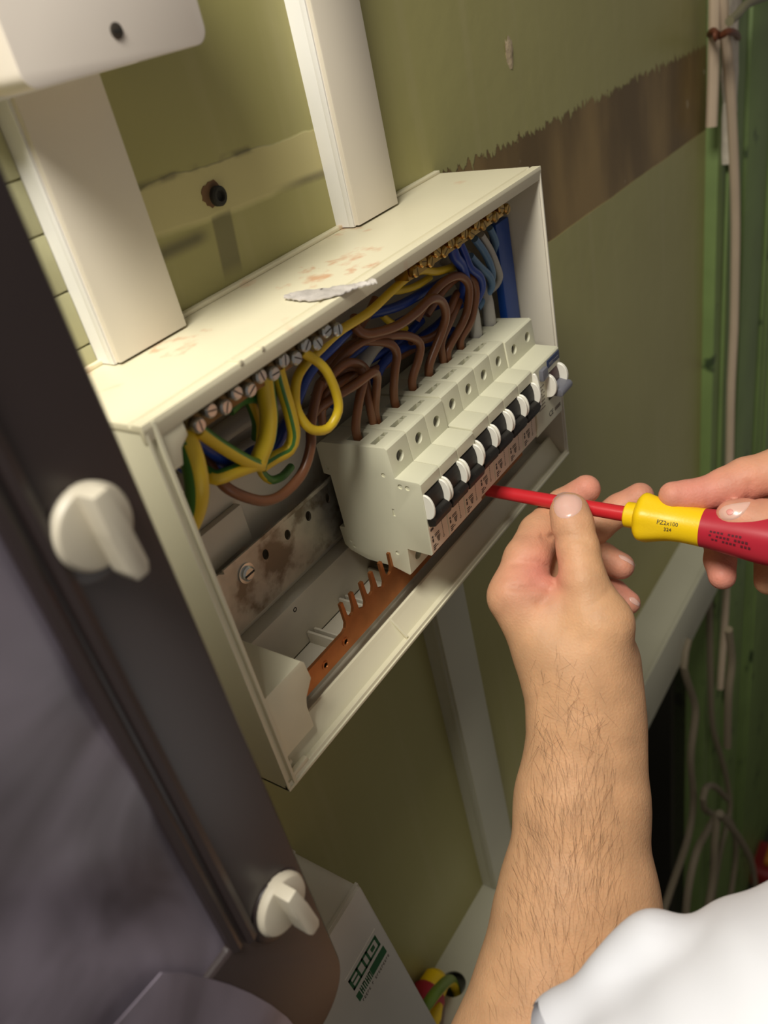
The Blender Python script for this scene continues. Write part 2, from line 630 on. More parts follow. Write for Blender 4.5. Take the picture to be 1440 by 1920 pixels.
    d4 = math_('MULTIPLY', smooth(math_('ABSOLUTE', math_('SUBTRACT', math_('ADD', Z, math_('MULTIPLY', X, 0.04)), 0.0612)), 0.0028, 0.0),
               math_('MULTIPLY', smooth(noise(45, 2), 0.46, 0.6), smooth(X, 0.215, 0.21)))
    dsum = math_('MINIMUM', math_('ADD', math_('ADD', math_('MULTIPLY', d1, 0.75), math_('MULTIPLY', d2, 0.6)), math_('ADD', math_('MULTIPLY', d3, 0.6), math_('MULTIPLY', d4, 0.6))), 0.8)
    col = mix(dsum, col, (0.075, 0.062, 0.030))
    # small scuffs showing plaster
    sc = smooth(noise(38, 6, None, 0.6), 0.735, 0.76)
    col = mix(math_('MULTIPLY', sc, 0.8), col, (0.45, 0.40, 0.28))
    L.new(col, b.inputs['Base Color'])
    bp = N.new('ShaderNodeBump')
    bp.inputs['Strength'].default_value = 0.5
    bp.inputs['Distance'].default_value = 0.0012
    h = math_('SUBTRACT', math_('ADD', math_('MULTIPLY', noise(55, 5), 0.5), math_('MULTIPLY', strip, 0.8)), math_('MULTIPLY', band, 0.9))
    L.new(h, bp.inputs['Height'])
    L.new(bp.outputs['Normal'], b.inputs['Normal'])
    return m


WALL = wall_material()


def pane_material():
    m = mat('smoked_window_film', (0.095, 0.082, 0.092), 0.33)
    nt = m.node_tree
    N = nt.nodes
    L = nt.links
    b = N['Principled BSDF']
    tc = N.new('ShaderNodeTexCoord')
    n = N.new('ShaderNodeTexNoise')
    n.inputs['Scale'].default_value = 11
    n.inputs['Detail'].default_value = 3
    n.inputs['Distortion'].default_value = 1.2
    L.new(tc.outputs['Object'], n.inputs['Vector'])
    cr = N.new('ShaderNodeValToRGB')  # reflection and haze on the film painted in as paler patches
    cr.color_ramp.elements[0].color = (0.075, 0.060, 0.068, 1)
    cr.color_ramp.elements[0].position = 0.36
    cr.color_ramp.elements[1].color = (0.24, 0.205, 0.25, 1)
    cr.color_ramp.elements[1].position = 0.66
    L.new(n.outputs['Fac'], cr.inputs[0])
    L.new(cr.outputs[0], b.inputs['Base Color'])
    v = N.new('ShaderNodeTexVoronoi')
    v.feature = 'SMOOTH_F1'
    v.inputs['Scale'].default_value = 16
    L.new(tc.outputs['Object'], v.inputs['Vector'])
    bp = N.new('ShaderNodeBump')
    bp.inputs['Strength'].default_value = 0.6
    bp.inputs['Distance'].default_value = 0.01
    L.new(v.outputs['Distance'], bp.inputs['Height'])
    L.new(bp.outputs['Normal'], b.inputs['Normal'])
    return m


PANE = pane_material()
WY = 4.0        # wall surface (mm)

# ------------------------------------------------------------------ setting
mb = MB()
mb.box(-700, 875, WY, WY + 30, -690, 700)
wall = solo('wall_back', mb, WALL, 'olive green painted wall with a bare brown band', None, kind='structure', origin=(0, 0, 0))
del wall['label']
# tiles left of the wide trunking
for z0 in (-9, 10, 32.6, 55.6, 76.2):
    z1 = {-9: 9.2, 10: 31.8, 32.6: 54.8, 55.6: 75.4, 76.2: 98}[z0]
    t = MB().box(-62 + random.uniform(-1, 1), 38.6, WY - 1.6 + random.uniform(-.2, .2), WY + 0.5, z0, z1, 0.5)
    part('tile', t, TILE, wall)
# plaster chips
c0 = at(955, 98, y=WY)
bm = bmesh.new()
bmesh.ops.create_icosphere(bm, subdivisions=2, radius=1)
for v in bm.verts:
    k = 1 + random.uniform(-.45, .35)
    v.co = Vector((c0[0] + v.co.x * 5.5 * k - v.co.z * 2, c0[1] + v.co.y * 1.0, c0[2] + v.co.z * 10 * k))
part('plaster_chip', MB().frombm(bm), mat('chipped_plaster', (0.46, 0.36, 0.22), 0.9, var=.5, var_scale=250, bump=.6, bump_scale=300), wall, 'pale plaster showing where paint has chipped off')
# near-black backdrop added for the darkness below the horizontal trunking
solo('wall_backdrop', MB().box(-900, 2400, 420, 440, -1900, -640), SHADE_BLACK, None, None, kind='structure')
solo('floor', MB().box(-900, 2400, -1300, 440, -1920, -1900), SHADE_BLACK, None, None, kind='structure')

# green door frame on the right
def frx(z):
    return 880 + 0.058 * z


def slab(x0, x1, y0, y1, z0=-1890, z1=420, b=1.5):
    m_ = MB().box(0, x1 - x0, y0, y1, z0, z1, b)
    m_.xform(lambda p: np.array([p[0] + x0 - 867 + frx(p[2]), p[1], p[2]]))
    return m_


frame = thing('trim_1', 'x', 'x', (867, WY, 0))
del frame['label'], frame['category']
frame['kind'] = 'structure'
part('board', slab(867, 900, -10, 40), DOORG, frame)
part('board', slab(901.5, 958, -13, 40), DOORG, frame)
part('board', slab(966, 1085, -16, 40), DOORG, frame)
part('board', slab(1087, 1300, -22, 40), DOORG, frame)
part('board', slab(1303, 1700, -22, 40), DOORG, frame)
part('backing_board', slab(867, 1700, 20, 45, b=0), SHADE_BLACK, frame)
part('bead', slab(1071, 1078, -20, -14), DOORG, frame)
part('bead', slab(1105, 1111, -26, -20), DOORG, frame)
# patch of plaster on the frame's top
bm = bmesh.new()
bmesh.ops.create_grid(bm, x_segments=8, y_segments=40, size=0.5)
for v in bm.verts:
    u, w = v.co.x, v.co.y
    z = -150 + (w + .5) * 520
    wid = 34 + 6 * math.sin(z * .09) + 4 * math.sin(z * .31)
    if z < -90:
        wid *= max(0.2, 1 - (-90 - z) / 80)
    v.co = Vector((frx(z) + 22 + u * wid + 3 * math.sin(z * .05), -18.0 - 1.5 * (1 - (2 * u) ** 2) + random.uniform(-.6, .6), z))
ext = bmesh.ops.extrude_face_region(bm, geom=bm.faces[:])
for v in [q for q in ext['geom'] if isinstance(q, bmesh.types.BMVert)]:
    v.co.y += 9
part('plaster_patch', MB().frombm(bm), PLASTER, frame, 'strip of bare pinkish plaster on the green frame')

# pink cable down the frame, and a short end next to it
pts = [(1330, -420), (1342, -220), (1352, -60), (1356, 40), (1364, 100), (1370, 180), (1374, 260), (1377, 330), (1379, 420), (1378, 520), (1376, 620), (1371, 720), (1368, 860), (1364, 1000), (1360, 1140), (1350, 1290)]
solo('cable', MB().tube([at(p[0], p[1], y=-22) for p in pts], 5.6, 10, step=25), PINKC,
     'long pinkish beige cable running down the green door frame', 'cable')
pts = [(1338, -420), (1340, -220), (1340, -40), (1339, 70), (1337, 160), (1334, 238)]
solo('cable', MB().tube([at(p[0], p[1], y=-16) for p in pts], 6.0, 10, step=25), PINKC,
     'short flat beige cable ending beside bare plaster on the door frame', 'cable')
pts = [(1368, 40), (1385, 25), (1400, 8), (1440, -8), (1500, -25), (1600, -40)]
solo('cable', MB().tube([at(p[0], p[1], y=-34) for p in pts], 4.5, 10, step=15), mat('grey_green_cable', (0.20, 0.18, 0.10), 0.5),
     'dull grey cable bending off to the top right corner', 'cable')
# rusty clip
k = thing('cable_clip', 'rusty brown saddle clip holding the cables at the top of the door frame', 'clip', at(1357, 66, y=-20))
part('strap', MB().tube([at(p[0], p[1], y=p[2]) for p in ((1331, 64, -12), (1338, 58, -26), (1350, 68, -30), (1362, 60, -38), (1378, 62, -36), (1384, 72, -12))], 3.4, 8, step=6), CLIPB, k)
part('nail_head', MB().cyl(at(1340, 67, y=-29), (0, -1, 0), 5, 3, 14, bev=1), CLIPB, k)

# ------------------------------------------------------------------ trunkings
def trunking(label, x0, x1, z0, z1, m_base, m_lid, depth=15.5, shear=0.0):
    t = thing('cable_trunking', label, 'trunking', ((x0 + x1) / 2, WY, z0))
    yf = WY - depth
    # U shaped base: back and two side walls with a shoulder groove
    base = MB()
    prof = [(x0, WY), (x1, WY), (x1, yf + 3), (x1 - 1.4, yf + 3), (x1 - 1.4, WY - 1.4), (x0 + 1.4, WY - 1.4), (x0 + 1.4, yf + 3), (x0, yf + 3)]
    base.prism(prof, z0, z1, 'z')
    lid = MB().prism([(x0 + .9, yf + 4.5), (x0 + .9, yf + .4), (x0 + 1.6, yf), (x1 - 1.6, yf), (x1 - .9, yf + .4), (x1 - .9, yf + 4.5), (x1 - 2.2, yf + 4.5), (x1 - 2.2, yf + 1.4), (x0 + 2.2, yf + 1.4), (x0 + 2.2, yf + 4.5)], z0 + .6, z1, 'z')
    ridge = MB().box(x0 - .25, x0 + .2, yf + 3.0, yf + 6.4, z0, z1, 0.1)
    for q in (base, lid, ridge):
        if shear:
            q.xform(lambda p: np.array([p[0] + shear * (p[2] - z0), p[1], p[2]]))
    part('base', base, m_base, t)
    part('lid', lid, m_lid, t)
    part('side_ridge', ridge, m_base, t)
    return t


trunking('wide cream trunking from the top left switch box down to the open unit', 38.8, 79.6, 0.6, 128, TRUNK, TRUNK_LID)
trunking('cream trunking rising from the top of the open unit beside a wall plug hole', 211.6, 252.5, 0.6, 420, TRUNK, TRUNK_LID)
trunking('grey cream trunking running down the wall under the open unit', 203.5, 243.5, -604, -196.5, TRUNK_LOW, TRUNK_LOW)

# deep horizontal trunking low on the wall, with a round hole in its top
ht = thing('cable_trunking', 'deep horizontal trunking low on the wall with a round hole in its top', 'trunking', (400, WY, -682))
TZ = -606.0
HX, HY, HR = 112.0, -17.0, 11.0
bm = bmesh.new()
outer = [(-120, WY), (845, WY), (845, -41), (-120, -41)]
inner = [(HX + HR * math.cos(a * math.pi / 12), HY + HR * math.sin(a * math.pi / 12)) for a in range(24)]
vo = [bm.verts.new((p[0], p[1], TZ)) for p in outer]
vi = [bm.verts.new((p[0], p[1], TZ)) for p in inner]
eo = [bm.edges.new((vo[i], vo[(i + 1) % 4])) for i in range(4)]
ei = [bm.edges.new((vi[i], vi[(i + 1) % 24])) for i in range(24)]
bmesh.ops.triangle_fill(bm, edges=eo + ei, use_beauty=True)
for f in bm.faces[:]:
    c = f.calc_center_median()
    if (c.x - HX) ** 2 + (c.y - HY) ** 2 < (HR * .8) ** 2:
        bm.faces.remove(f)
ext = bmesh.ops.extrude_face_region(bm, geom=bm.faces[:])
for v in [q for q in ext['geom'] if isinstance(q, bmesh.types.BMVert)]:
    v.co.z -= 2
bmesh.ops.recalc_face_normals(bm, faces=bm.faces[:])
part('top', MB().frombm(bm), TRUNK_LOW, ht)
part('front_lid', MB().box(-120, 845, -43, -40.2, TZ - 75, TZ + 1.2, 0.8), TRUNK_LOW, ht)
part('bottom', MB().box(-120, 845, -40, WY, TZ - 75, TZ - 73), TRUNK_LOW, ht)
part('back', MB().box(-120, 845, WY - 2, WY, TZ - 73, TZ - 2.2), TRUNK_LOW, ht)
part('lid_ridge', MB().box(-120, 845, -38.5, -36.5, TZ - .2, TZ + 1.4, .4), TRUNK_LOW, ht)
# green-yellow cable entering the hole, and a screwdriver handle lying beside it
pts = [(770, 1925, -30), (800, 1885, -32), (820, 1858, -30), (838, 1835, -24), (846, 1838, -18)]
P = [at(p[0], p[1], y=p[2]) for p in pts]
P[-1] = np.array([HX, HY, TZ - 30])
P[-2] = np.array([HX - 3, HY - 2, TZ + 12])
solo('wire', MB().tube(P, 4.5, 12, stripe=(0, 1, 2)), [mat('green_cable', (0.14, 0.22, 0.02), 0.4), YEL], 'green wire dropping into the round hole of the horizontal trunking', 'wire')
a = at(770, 1800, z=TZ + 14)
k = thing('screwdriver', 'red and yellow screwdriver handle lying on the horizontal trunking by the hole', 'screwdriver', (a[0], a[1], TZ))
b0 = np.array([58, -12, TZ + 17.0])
b1 = np.array([112, -8.0, TZ + 14.0])
ax = b1 - b0
part('handle', MB().lathe(b0, ax, [(0, 11), (3, 14), (20, 15), (32, 14.5), (36, 12)], 20), REDH, k)
part('collar', MB().lathe(b0, ax, [(36, 11.5), (38, 12), (47, 11), (50, 8), (52, 5)], 20), YELH, k)
part('grip_insert', MB().lathe(b0 + np.array([2, -13, 4.]), ax, [(0, 3), (6, 6), (16, 6.5), (26, 3)], 14), YELH, k)

# hanging cables in the dark under the trunking's right end
CABD = mat('dusty_cable_sheath', (0.20, 0.16, 0.10), 0.6)
hang = [
    ('dusty cable hanging straight down beside the green frame', [(1330, 1110, -60), (1332, 1260, -60), (1336, 1360, -60), (1352, 1420, -65), (1364, 1470, -70), (1368, 1520, -75), (1350, 1600, -75), (1330, 1720, -75)]),
    ('dusty cable looping out from under the horizontal trunking', [(1290, 1200, -70), (1282, 1250, -72), (1300, 1310, -72), (1304, 1340, -74), (1295, 1420, -74), (1300, 1500, -74), (1290, 1570, -76), (1260, 1660, -80), (1240, 1720, -80)]),
    ('thin cable forming a small ring above the bunch', [(1365, 1500, -70), (1340, 1475, -72), (1322, 1480, -74), (1320, 1515, -76), (1345, 1530, -76), (1370, 1540, -78), (1380, 1600, -78), (1366, 1700, -80)]),
    ('cable of the hanging bunch fanning to the left', [(1345, 1525, -78), (1325, 1560, -80), (1305, 1600, -80), (1290, 1670, -80), (1284, 1740, -80)]),
    ('cable in the middle of the hanging bunch', [(1345, 1525, -82), (1340, 1580, -84), (1336, 1650, -84), (1320, 1740, -84)]),
    ('cable of the hanging bunch fanning to the right', [(1350, 1525, -78), (1385, 1570, -80), (1410, 1620, -80), (1418, 1680, -80)]),
    ('faint cable on the right near the green frame', [(1366, 1180, -50), (1372, 1240, -50), (1366, 1300, -50), (1364, 1400, -50)]),
]
for n_, (lab, pts) in enumerate(hang):
    pts = [(p[0], p[1], p[2] + 40 - 14 * n_) for p in pts]
    solo('cable', MB().tube([at(p[0], p[1], y=p[2]) for p in pts], 5.0, 8, step=15), CABD, lab, 'cable')

# wall plug hole between the trunkings
c0 = at(403, 367, y=WY)
k = thing('wall_plug', 'dark screw plug in a broken hole in the wall between the two trunkings', 'wall plug', c0)
bm = bmesh.new()
bmesh.ops.create_circle(bm, segments=22, radius=1, cap_ends=True)
for v in bm.verts:
    q = random.uniform(.8, 1.15)
    v.co = Vector((c0[0] - 2 + v.co.x * 6.6 * q, WY - .25, c0[2] + 1 + v.co.y * 6.2 * q))
ext = bmesh.ops.extrude_face_region(bm, geom=bm.faces[:])
for v in [q for q in ext['geom'] if isinstance(q, bmesh.types.BMVert)]:
    v.co.y += .6
part('broken_edge', MB().frombm(bm), mat('crumbled_plaster', (0.16, 0.085, 0.04), 0.9, var=.4, var_scale=300), k)
part('plug', MB().lathe((c0[0] + .8, WY + 1, c0[2] - .4), (0, -1, 0), [(0, 4.6), (3.4, 4.6), (4.2, 3.8), (4.2, 2.6), (2.5, 2.2)], 20), DARK, k)

# ------------------------------------------------------------------ switch box, top left
def rrect(x0, x1, z0, z1, r, n=6):
    p = []
    for cx, cz, a0 in ((x1 - r, z1 - r, 0), (x0 + r, z1 - r, 90), (x0 + r, z0 + r, 180), (x1 - r, z0 + r, 270)):
        for i in range(n + 1):
            a = math.radians(a0 + 90 * i / n)
            p.append((cx + r * math.cos(a), cz + r * math.sin(a)))
    return p


k = thing('switch_box', 'cream switch box with rounded corners and one screw at the top left', 'box', (62, WY, 103))
part('lid', MB().prism(rrect(22, 105, 103.5, 190, 5.5), -46, -14, 'y', 1.6), JBOX, k)
part('base', MB().prism(rrect(20, 99, 102.2, 190, 3), -13.8, WY, 'y', 0.8), TRUNK, k)
c0 = at(218, 58, y=-46)
s = part('screw', MB().lathe(c0 + np.array([0, .6, 0]), (0, -1, 0), [(0, 2.6), (1.0, 2.6), (1.3, 2.0)], 16), mat('dull_screw', (.12, .10, .08), .4, .8), k)
part('slot', MB().box(c0[0] - 2, c0[0] + 2, c0[1] - .9, c0[1] - .5, c0[2] - .4, c0[2] + .4), DARK, s)

# ------------------------------------------------------------------ consumer unit enclosure
W, H, D = 316.9, 194.9, 69.1
cu = thing('consumer_unit', 'open cream consumer unit enclosure mounted on the wall without its front cover', 'enclosure', (W / 2, WY, -H))
# left wall (groove in the front rim)
part('side_wall', MB().prism([(0, WY), (0, -D), (1.4, -D), (1.6, -D + 1.6), (3.9, -D + 1.6), (4.1, -D - .4), (5.8, -D - .4), (5.8, -D + 9), (3.2, -D + 12), (3.2, WY)], -H, -0.5, 'z', 0.25), CREAM, cu)
part('side_wall', MB().prism([(W, WY), (W, -D), (W - 1.3, -D), (W - 1.5, -D + 1.2), (W - 2.6, -D + 1.2), (W - 3.0, WY)], -H, -0.5, 'z', 0.25), CREAM_IN, cu)
part('top_wall', MB().prism([(WY, 0), (-61.5, 0), (-62, -1.1), (-63.2, -1.1), (-63.6, 0.1), (-D, 0.1), (-D - .2, -2.0), (-D + .4, -7.2), (-D + 2.2, -7.4), (-D + 2.6, -3), (WY, -3)], -.35, W + .35, 'x', 0.2), CREAM_TOP, cu)
part('top_ledge', MB().box(0, W, WY - 4.2, WY, 0, 2.0, 0.6), CREAM_TOP, cu)
# bottom: trough, bar channel and ribbed pockets
part('bottom_wall', MB().prism([(WY, -H), (-D - .3, -H), (-D - .3, -H + 1.6), (-D + .5, -H + 1.7), (-D + .7, -H + 3.6), (-D + 1.8, -H + 3.6), (-D + 2.2, -H + 1.6), (WY, -H + 1.6)], 0, W, 'x', 0.2), CREAM, cu)
part('trough', MB().prism([(-66, -H + 1.7), (-64, -H + 1.9), (-58.5, -184), (-57.3, -181.5), (-56, -181.2), (-55.6, -182), (-55.6, -H + 1.7)], 3.2, W - 3, 'x', 0.3), CREAM, cu)
part('bar_bed', MB().prism([(-55.5, -H + 1.7), (-55.5, -188), (-46, -188), (-46, -177), (-41.5, -177), (-41.5, -H + 1.7)], 3.2, W - 3, 'x', 0.3), CREAM_IN, cu)
part('pocket_floor', MB().box(3.2, W - 3, -41.4, -18, -H + 1.7, -189), CREAM_IN, cu)
for i in range(8):
    x = 52 + i * 30
    part('rib', MB().box(x, x + 1.6, -41.3, -18.2, -188.9, -181, .3), CREAM_IN, cu)
    part('rib', MB().box(x + 5.5, x + 7, -41.3, -18.2, -188.9, -183, .3), CREAM_IN, cu)
part('back_panel', MB().box(3.2, W - 3, -7.8, WY - .2, -187, -3.1), CREAM_IN, cu)
part('back_step', MB().box(3.2, W - 3, -17.8, -8, -188.8, -158, .6), CREAM_IN, cu)
c0 = at(553, 1143, y=-17.8)
part('pin_hole', MB().lathe((c0[0], -17.6, c0[2]), (0, -1, 0), [(0, 1.4), (.35, 1.4), (.35, .9), (0.05, .8)], 14), DARK, cu)
part('raised_pad', MB().box(41, 73, -12.5, -7.9, -112, -90.5, 1.0), CREAM_IN, cu, 'raised square pad with a brown stain')
# corner block with its front step
part('corner_block', MB().prism([(4, -143.5), (34.5, -143.5), (36.5, -146), (37.5, -157), (31, -164), (29.5, -168.5), (29.5, -182), (4, -182)], -65, -12, 'y', 0.7), CREAM, cu, 'cream corner block')
part('corner_peg', MB().lathe((9.5, -62, -193), (0, 0, 1), [(0, 2.6), (5, 2.4), (6, 1.6)], 14), CREAM, cu)
part('rim_stop', MB().box(6.2, 17, -D + .6, -D + 3.5, -H + 3.6, -H + 6.2, .6), CREAM, cu)
for px, py in ((770, 1195),):
    part('trough_rib', MB().prism([(-66.5, -H + 1.6), (-57, -182), (-57, -181), (-66.5, -H + 3.6)], 108, 109.2, 'x'), CREAM, cu)
# knock-out on the outer left side
c0 = at(305, 1045, x=0)
part('knock_out', MB().lathe((0.2, -40, c0[2]), (-1, 0, 0), [(0, 8), (1.4, 8), (2.2, 7), (2.2, 5), (1.2, 4.6)], 24), CREAM, cu)
# corner tab below the front rim at the left end
part('corner_tab', MB().prism([(6.2, -7.2), (17.5, -7.2), (17.5, -13), (13, -16), (11, -22), (6.2, -22)], -D + .8, -D + 2.6, 'y', .3), CREAM, cu)
part('rim_nib', MB().box(50.6, 52.4, -D - .6, -63.4, -1, .9, .3), CREAM_TOP, cu)
part('rim_nib', MB().box(63.6, 65.2, -D - .6, -66.4, -1, .7, .3), CREAM_TOP, cu)

# DIN rail with punched holes
rail = thing('mounting_rail', 'galvanised steel mounting rail with a row of punched holes inside the unit', 'rail', (175, -9, -149))
RZ0, RZ1, RYF = -146.0, -111.5, -16.6
holes = [(x, -121.6) for x in (74, 92, 110, 128)]
bm = bmesh.new()
ring = [(40.0, RZ0 - 2), (290, RZ0 - 2), (290, RZ1), (40, RZ1)]
vo = [bm.verts.new((p[0], RYF, p[1])) for p in ring]
edges = [bm.edges.new((vo[i], vo[(i + 1) % 4])) for i in range(4)]
for hx, hz in holes:
    vi = [bm.verts.new((hx + 2.2 * math.cos(a * math.pi / 8), RYF, hz + 3.0 * math.sin(a * math.pi / 8))) for a in range(16)]
    edges += [bm.edges.new((vi[i], vi[(i + 1) % 16])) for i in range(16)]
bmesh.ops.triangle_fill(bm, edges=edges, use_beauty=True)
for f in bm.faces[:]:
    c = f.calc_center_median()
    if any((c.x - hx) ** 2 + (c.z - hz) ** 2 < 3.2 for hx, hz in holes):
        bm.faces.remove(f)
ext = bmesh.ops.extrude_face_region(bm, geom=bm.faces[:])
for v in [q for q in ext['geom'] if isinstance(q, bmesh.types.BMVert)]:
    v.co.y += 1.2
part('web', MB().frombm(bm), STEEL, rail)
part('lip', MB().prism([(RYF + 1.2, RZ1), (RYF, RZ1), (RYF - 4.6, RZ1 + 1.4), (RYF - 4.6, RZ1 + 3.6), (RYF - 3.6, RZ1 + 3.6), (RYF - 3.4, RZ1 + 2.4)], 43, 290, 'x'), STEEL, rail)
part('foot', MB().box(44, 58, RYF + 1.3, -8, -140, -118), STEEL, rail)
sc = part('screw', MB().lathe((58.5, RYF, -122), (0, -1, 0), [(0, 5.4), (.8, 5.4), (.9, 4.0), (2.0, 4.0), (2.8, 3.0)], 20), SCREW, rail)
part('slot', MB().box(55.2, 61.8, RYF - 3.0, RYF - 2.6, -122.5, -121.5), DARK, sc)

# copper comb busbar
bus = thing('busbar', 'bare copper comb busbar with forked prongs under the breakers', 'busbar', (150, -52, -178))
BY0, BY1 = -53.4, -51.6
poly = [(31, -177), (280, -177), (280, -161)]
x = 80.0
pr = []
fx0, pitch = 79.5, 18.0
xs = [fx0 + i * pitch for i in range(11)]
for x in reversed(xs):
    # fork: two prongs with a rounded U between
    pr += [(x + 12.2, -161.5), (x + 11.2, -149), (x + 9.0, -149), (x + 8.6, -157.5), (x + 7.4, -160), (x + 5.6, -160.6), (x + 3.8, -160), (x + 2.8, -157.5), (x + 2.2, -149), (x, -149), (x + .2, -161.5), (x - 1.2, -164)]
poly += pr + [(76, -165), (31, -165)]
m_ = MB()
n = len(poly)
m_.prism(poly, BY0, BY1, 'y')
part('comb', m_, COPPER, bus)
for px, py in ((610, 1247), (648, 1203)):
    c0 = at(px, py, y=BY0)
    part('rivet', MB().lathe((c0[0], BY0 + .2, c0[2]), (0, -1, 0), [(0, 2.4), (.6, 2.4), (.7, 1.6), (.2, 1.3)], 16), COPPER, bus)

# terminal bars
def term_bar(label, x0, n, pitch, m_body, m_screw, zc, yf, m_slot=None):
    t = thing('terminal_bar', label, 'terminal bar', (x0 + n * pitch / 2, yf + 5, zc - 6))
    part('bar', MB().box(x0 - 3.5, x0 + (n - 1) * pitch + 3.5, yf, yf + 9, zc - 5, zc + 4.5, .5), m_body, t)
    for i in range(n):
        x = x0 + i * pitch
        z = zc + (1.3 if i % 2 else -1.2)
        s_ = part('screw', MB().lathe((x, yf + .4, z), (0, -1, 0), [(0, 2.2), (1.2, 2.2), (1.25, 3.1), (3.4, 3.1), (4.2, 2.4)], 16), m_screw, t)
        part('slot', MB().box(x - .28, x + .28, yf - 3.9, yf - 3.6, z - 2.2, z + 2.2).xform(lambda p, x=x, z=z, a=i * 1.3: np.array([x + (p[0] - x) * math.cos(a) - (p[2] - z) * math.sin(a), p[1], z + (p[0] - x) * math.sin(a) + (p[2] - z) * math.cos(a)])), m_slot or BRASS_D, s_)
    return t


term_bar('earth terminal bar with silver screws under the front edge, left half', 27.5, 13, 7.45, BRASS_D, SCREW, -14.0, -60.5, DARK)
term_bar('brass neutral terminal bar in the upper right of the unit', 188, 15, 7.1, BRASS, BRASS, -14.0, -57.5)

# blue plastic strip standing at the right
solo('insulating_strip', MB().box(294.5, 311, -47.5, -42, -104, -26.5, .7), BLUEBAR, 'flat blue plastic strip standing against the right side of the unit', 'strip')

# ------------------------------------------------------------------ breakers
X0 = 125.9
PITCH = 18.0


def boolean(mb, cutter, mats):
    me = mesh_from('tmp', mb, mats)
    a = bpy.data.objects.new('tmp_a', me)
    COL.objects.link(a)
    me2 = mesh_from('tmp2', cutter, mats)
    b_ = bpy.data.objects.new('tmp_b', me2)
    COL.objects.link(b_)
    md = a.modifiers.new('b', 'BOOLEAN')
    md.operation = 'DIFFERENCE'
    md.object = b_
    md.solver = 'EXACT'
    dg = bpy.context.evaluated_depsgraph_get()
    r = bpy.data.meshes.new_from_object(a.evaluated_get(dg))
    out = MB()
    out.add([(v.co * 1000)[:] for v in r.vertices], [list(p.vertices) for p in r.polygons], [p.material_index for p in r.polygons])
    bpy.data.objects.remove(a)
    bpy.data.objects.remove(b_)
    return out


PROFILE = [(-20.5, -86), (-24, -83.6), (-66, -81.6), (-67.3, -82.6), (-68.3, -99.0), (-82.6, -99.4), (-83.6, -100.4),
           (-82.0, -143.6), (-81.0, -144.6), (-66, -143.8), (-64.6, -161), (-63.4, -162), (-53, -158.6), (-36, -158), (-25, -154), (-21.5, -150.5),
           (-21.0, -138.5), (-25.0, -138), (-25.0, -104), (-20.5, -103.5)]


def breaker_body(x, w, mats_, poles=1):
    m_ = MB().prism(PROFILE, x + .12, x + w - .12, 'x', 0.35)
    c = MB()
    for p in range(poles):
        xc = x + PITCH * (p + .5)
        # screw wells
        c.cyl((xc, -63.0, -90.5), (0, -1, 0), 3.1, 9, 18)
        c.cyl((xc, -59.5, -153.5), (0, -1, 0), 3.1, 9, 18)
        # wire entries and vent slots in the top
        c.box(xc - 4.4, xc + 4.4, -47.5, -38.5, -97, -80)
        if poles == 1:
            c.box(xc - 6.2, xc + 2.0, -58.8, -55.2, -92, -80)
            c.box(xc + 2.3, xc + 6.2, -58.4, -55.6, -90.2, -80)
        # lower clamp mouths
        c.box(xc - 6.4, xc + 6.4, -56, -47, -166, -147)
    if poles == 1:
        # recess of the toggle
        c.box(x + 1.5, x + w - 1.5, -90, -73, -122.0, -106.4)
        # two dimples and a small slit on the side
        c.cyl((x - 1, -70.6, -103.4), (1, 0, 0), 1.5, 1.7, 12)
        c.cyl((x - 1, -75.0, -103.6), (1, 0, 0), 1.5, 1.7, 12)
        c.box(x - 1, x + .7, -63.2, -61.8, -123, -118.4)
        c.cyl((x - 1, -61.5, -98), (1, 0, 0), 1.3, 1.6, 12)
        c.cyl((x - 1, -58.5, -148), (1, 0, 0), 1.3, 1.6, 12)
        c.cyl((x - 1, -24.5, -99), (1, 0, 0), 1.4, 1.6, 12)
        c.cyl((x - 1, -27.0, -147), (1, 0, 0), 1.1, 1.6, 12)
        c.cyl((x - 1, -28.5, -150.5), (1, 0, 0), 1.1, 1.6, 12)
    else:
        c.box(x + 17.4, x + 32, -90, -74, -128, -110)
    return boolean(m_, c, mats_)


def crescent(x, w, z0, z1, yb, yf, n=10):
    """half-disc guard standing on the front face"""
    zc = (z0 + z1) / 2
    pr_ = [(yb, z1)]
    for i in range(n + 1):
        a = math.pi / 2 - math.pi * i / n
        pr_.append((yb - (yb - yf) * math.cos(a) ** .8 if math.cos(a) > 0 else yb, zc + (z1 - z0) / 2 * math.sin(a)))
    pr_.append((yb + 3, z0))
    pr_.append((yb + 3, z1))
    return MB().prism(pr_[1:], x, x + w, 'x', 0.25, segs=1)


def well_screw(parent, xc, y, z, ang):
    s_ = part('terminal_screw', MB().lathe((xc, y, z), (0, -1, 0), [(0, 2.9), (1.2, 2.9), (1.7, 2.4)], 16), SCREWD, parent)
    part('slot', MB().box(-2.4, 2.4, 0, .4, -.45, .45).xform(lambda p: np.array([xc + p[0] * math.cos(ang) - p[2] * math.sin(ang), y - 1.95 + p[1], z + p[0] * math.sin(ang) + p[2] * math.cos(ang)])), DARK, s_)


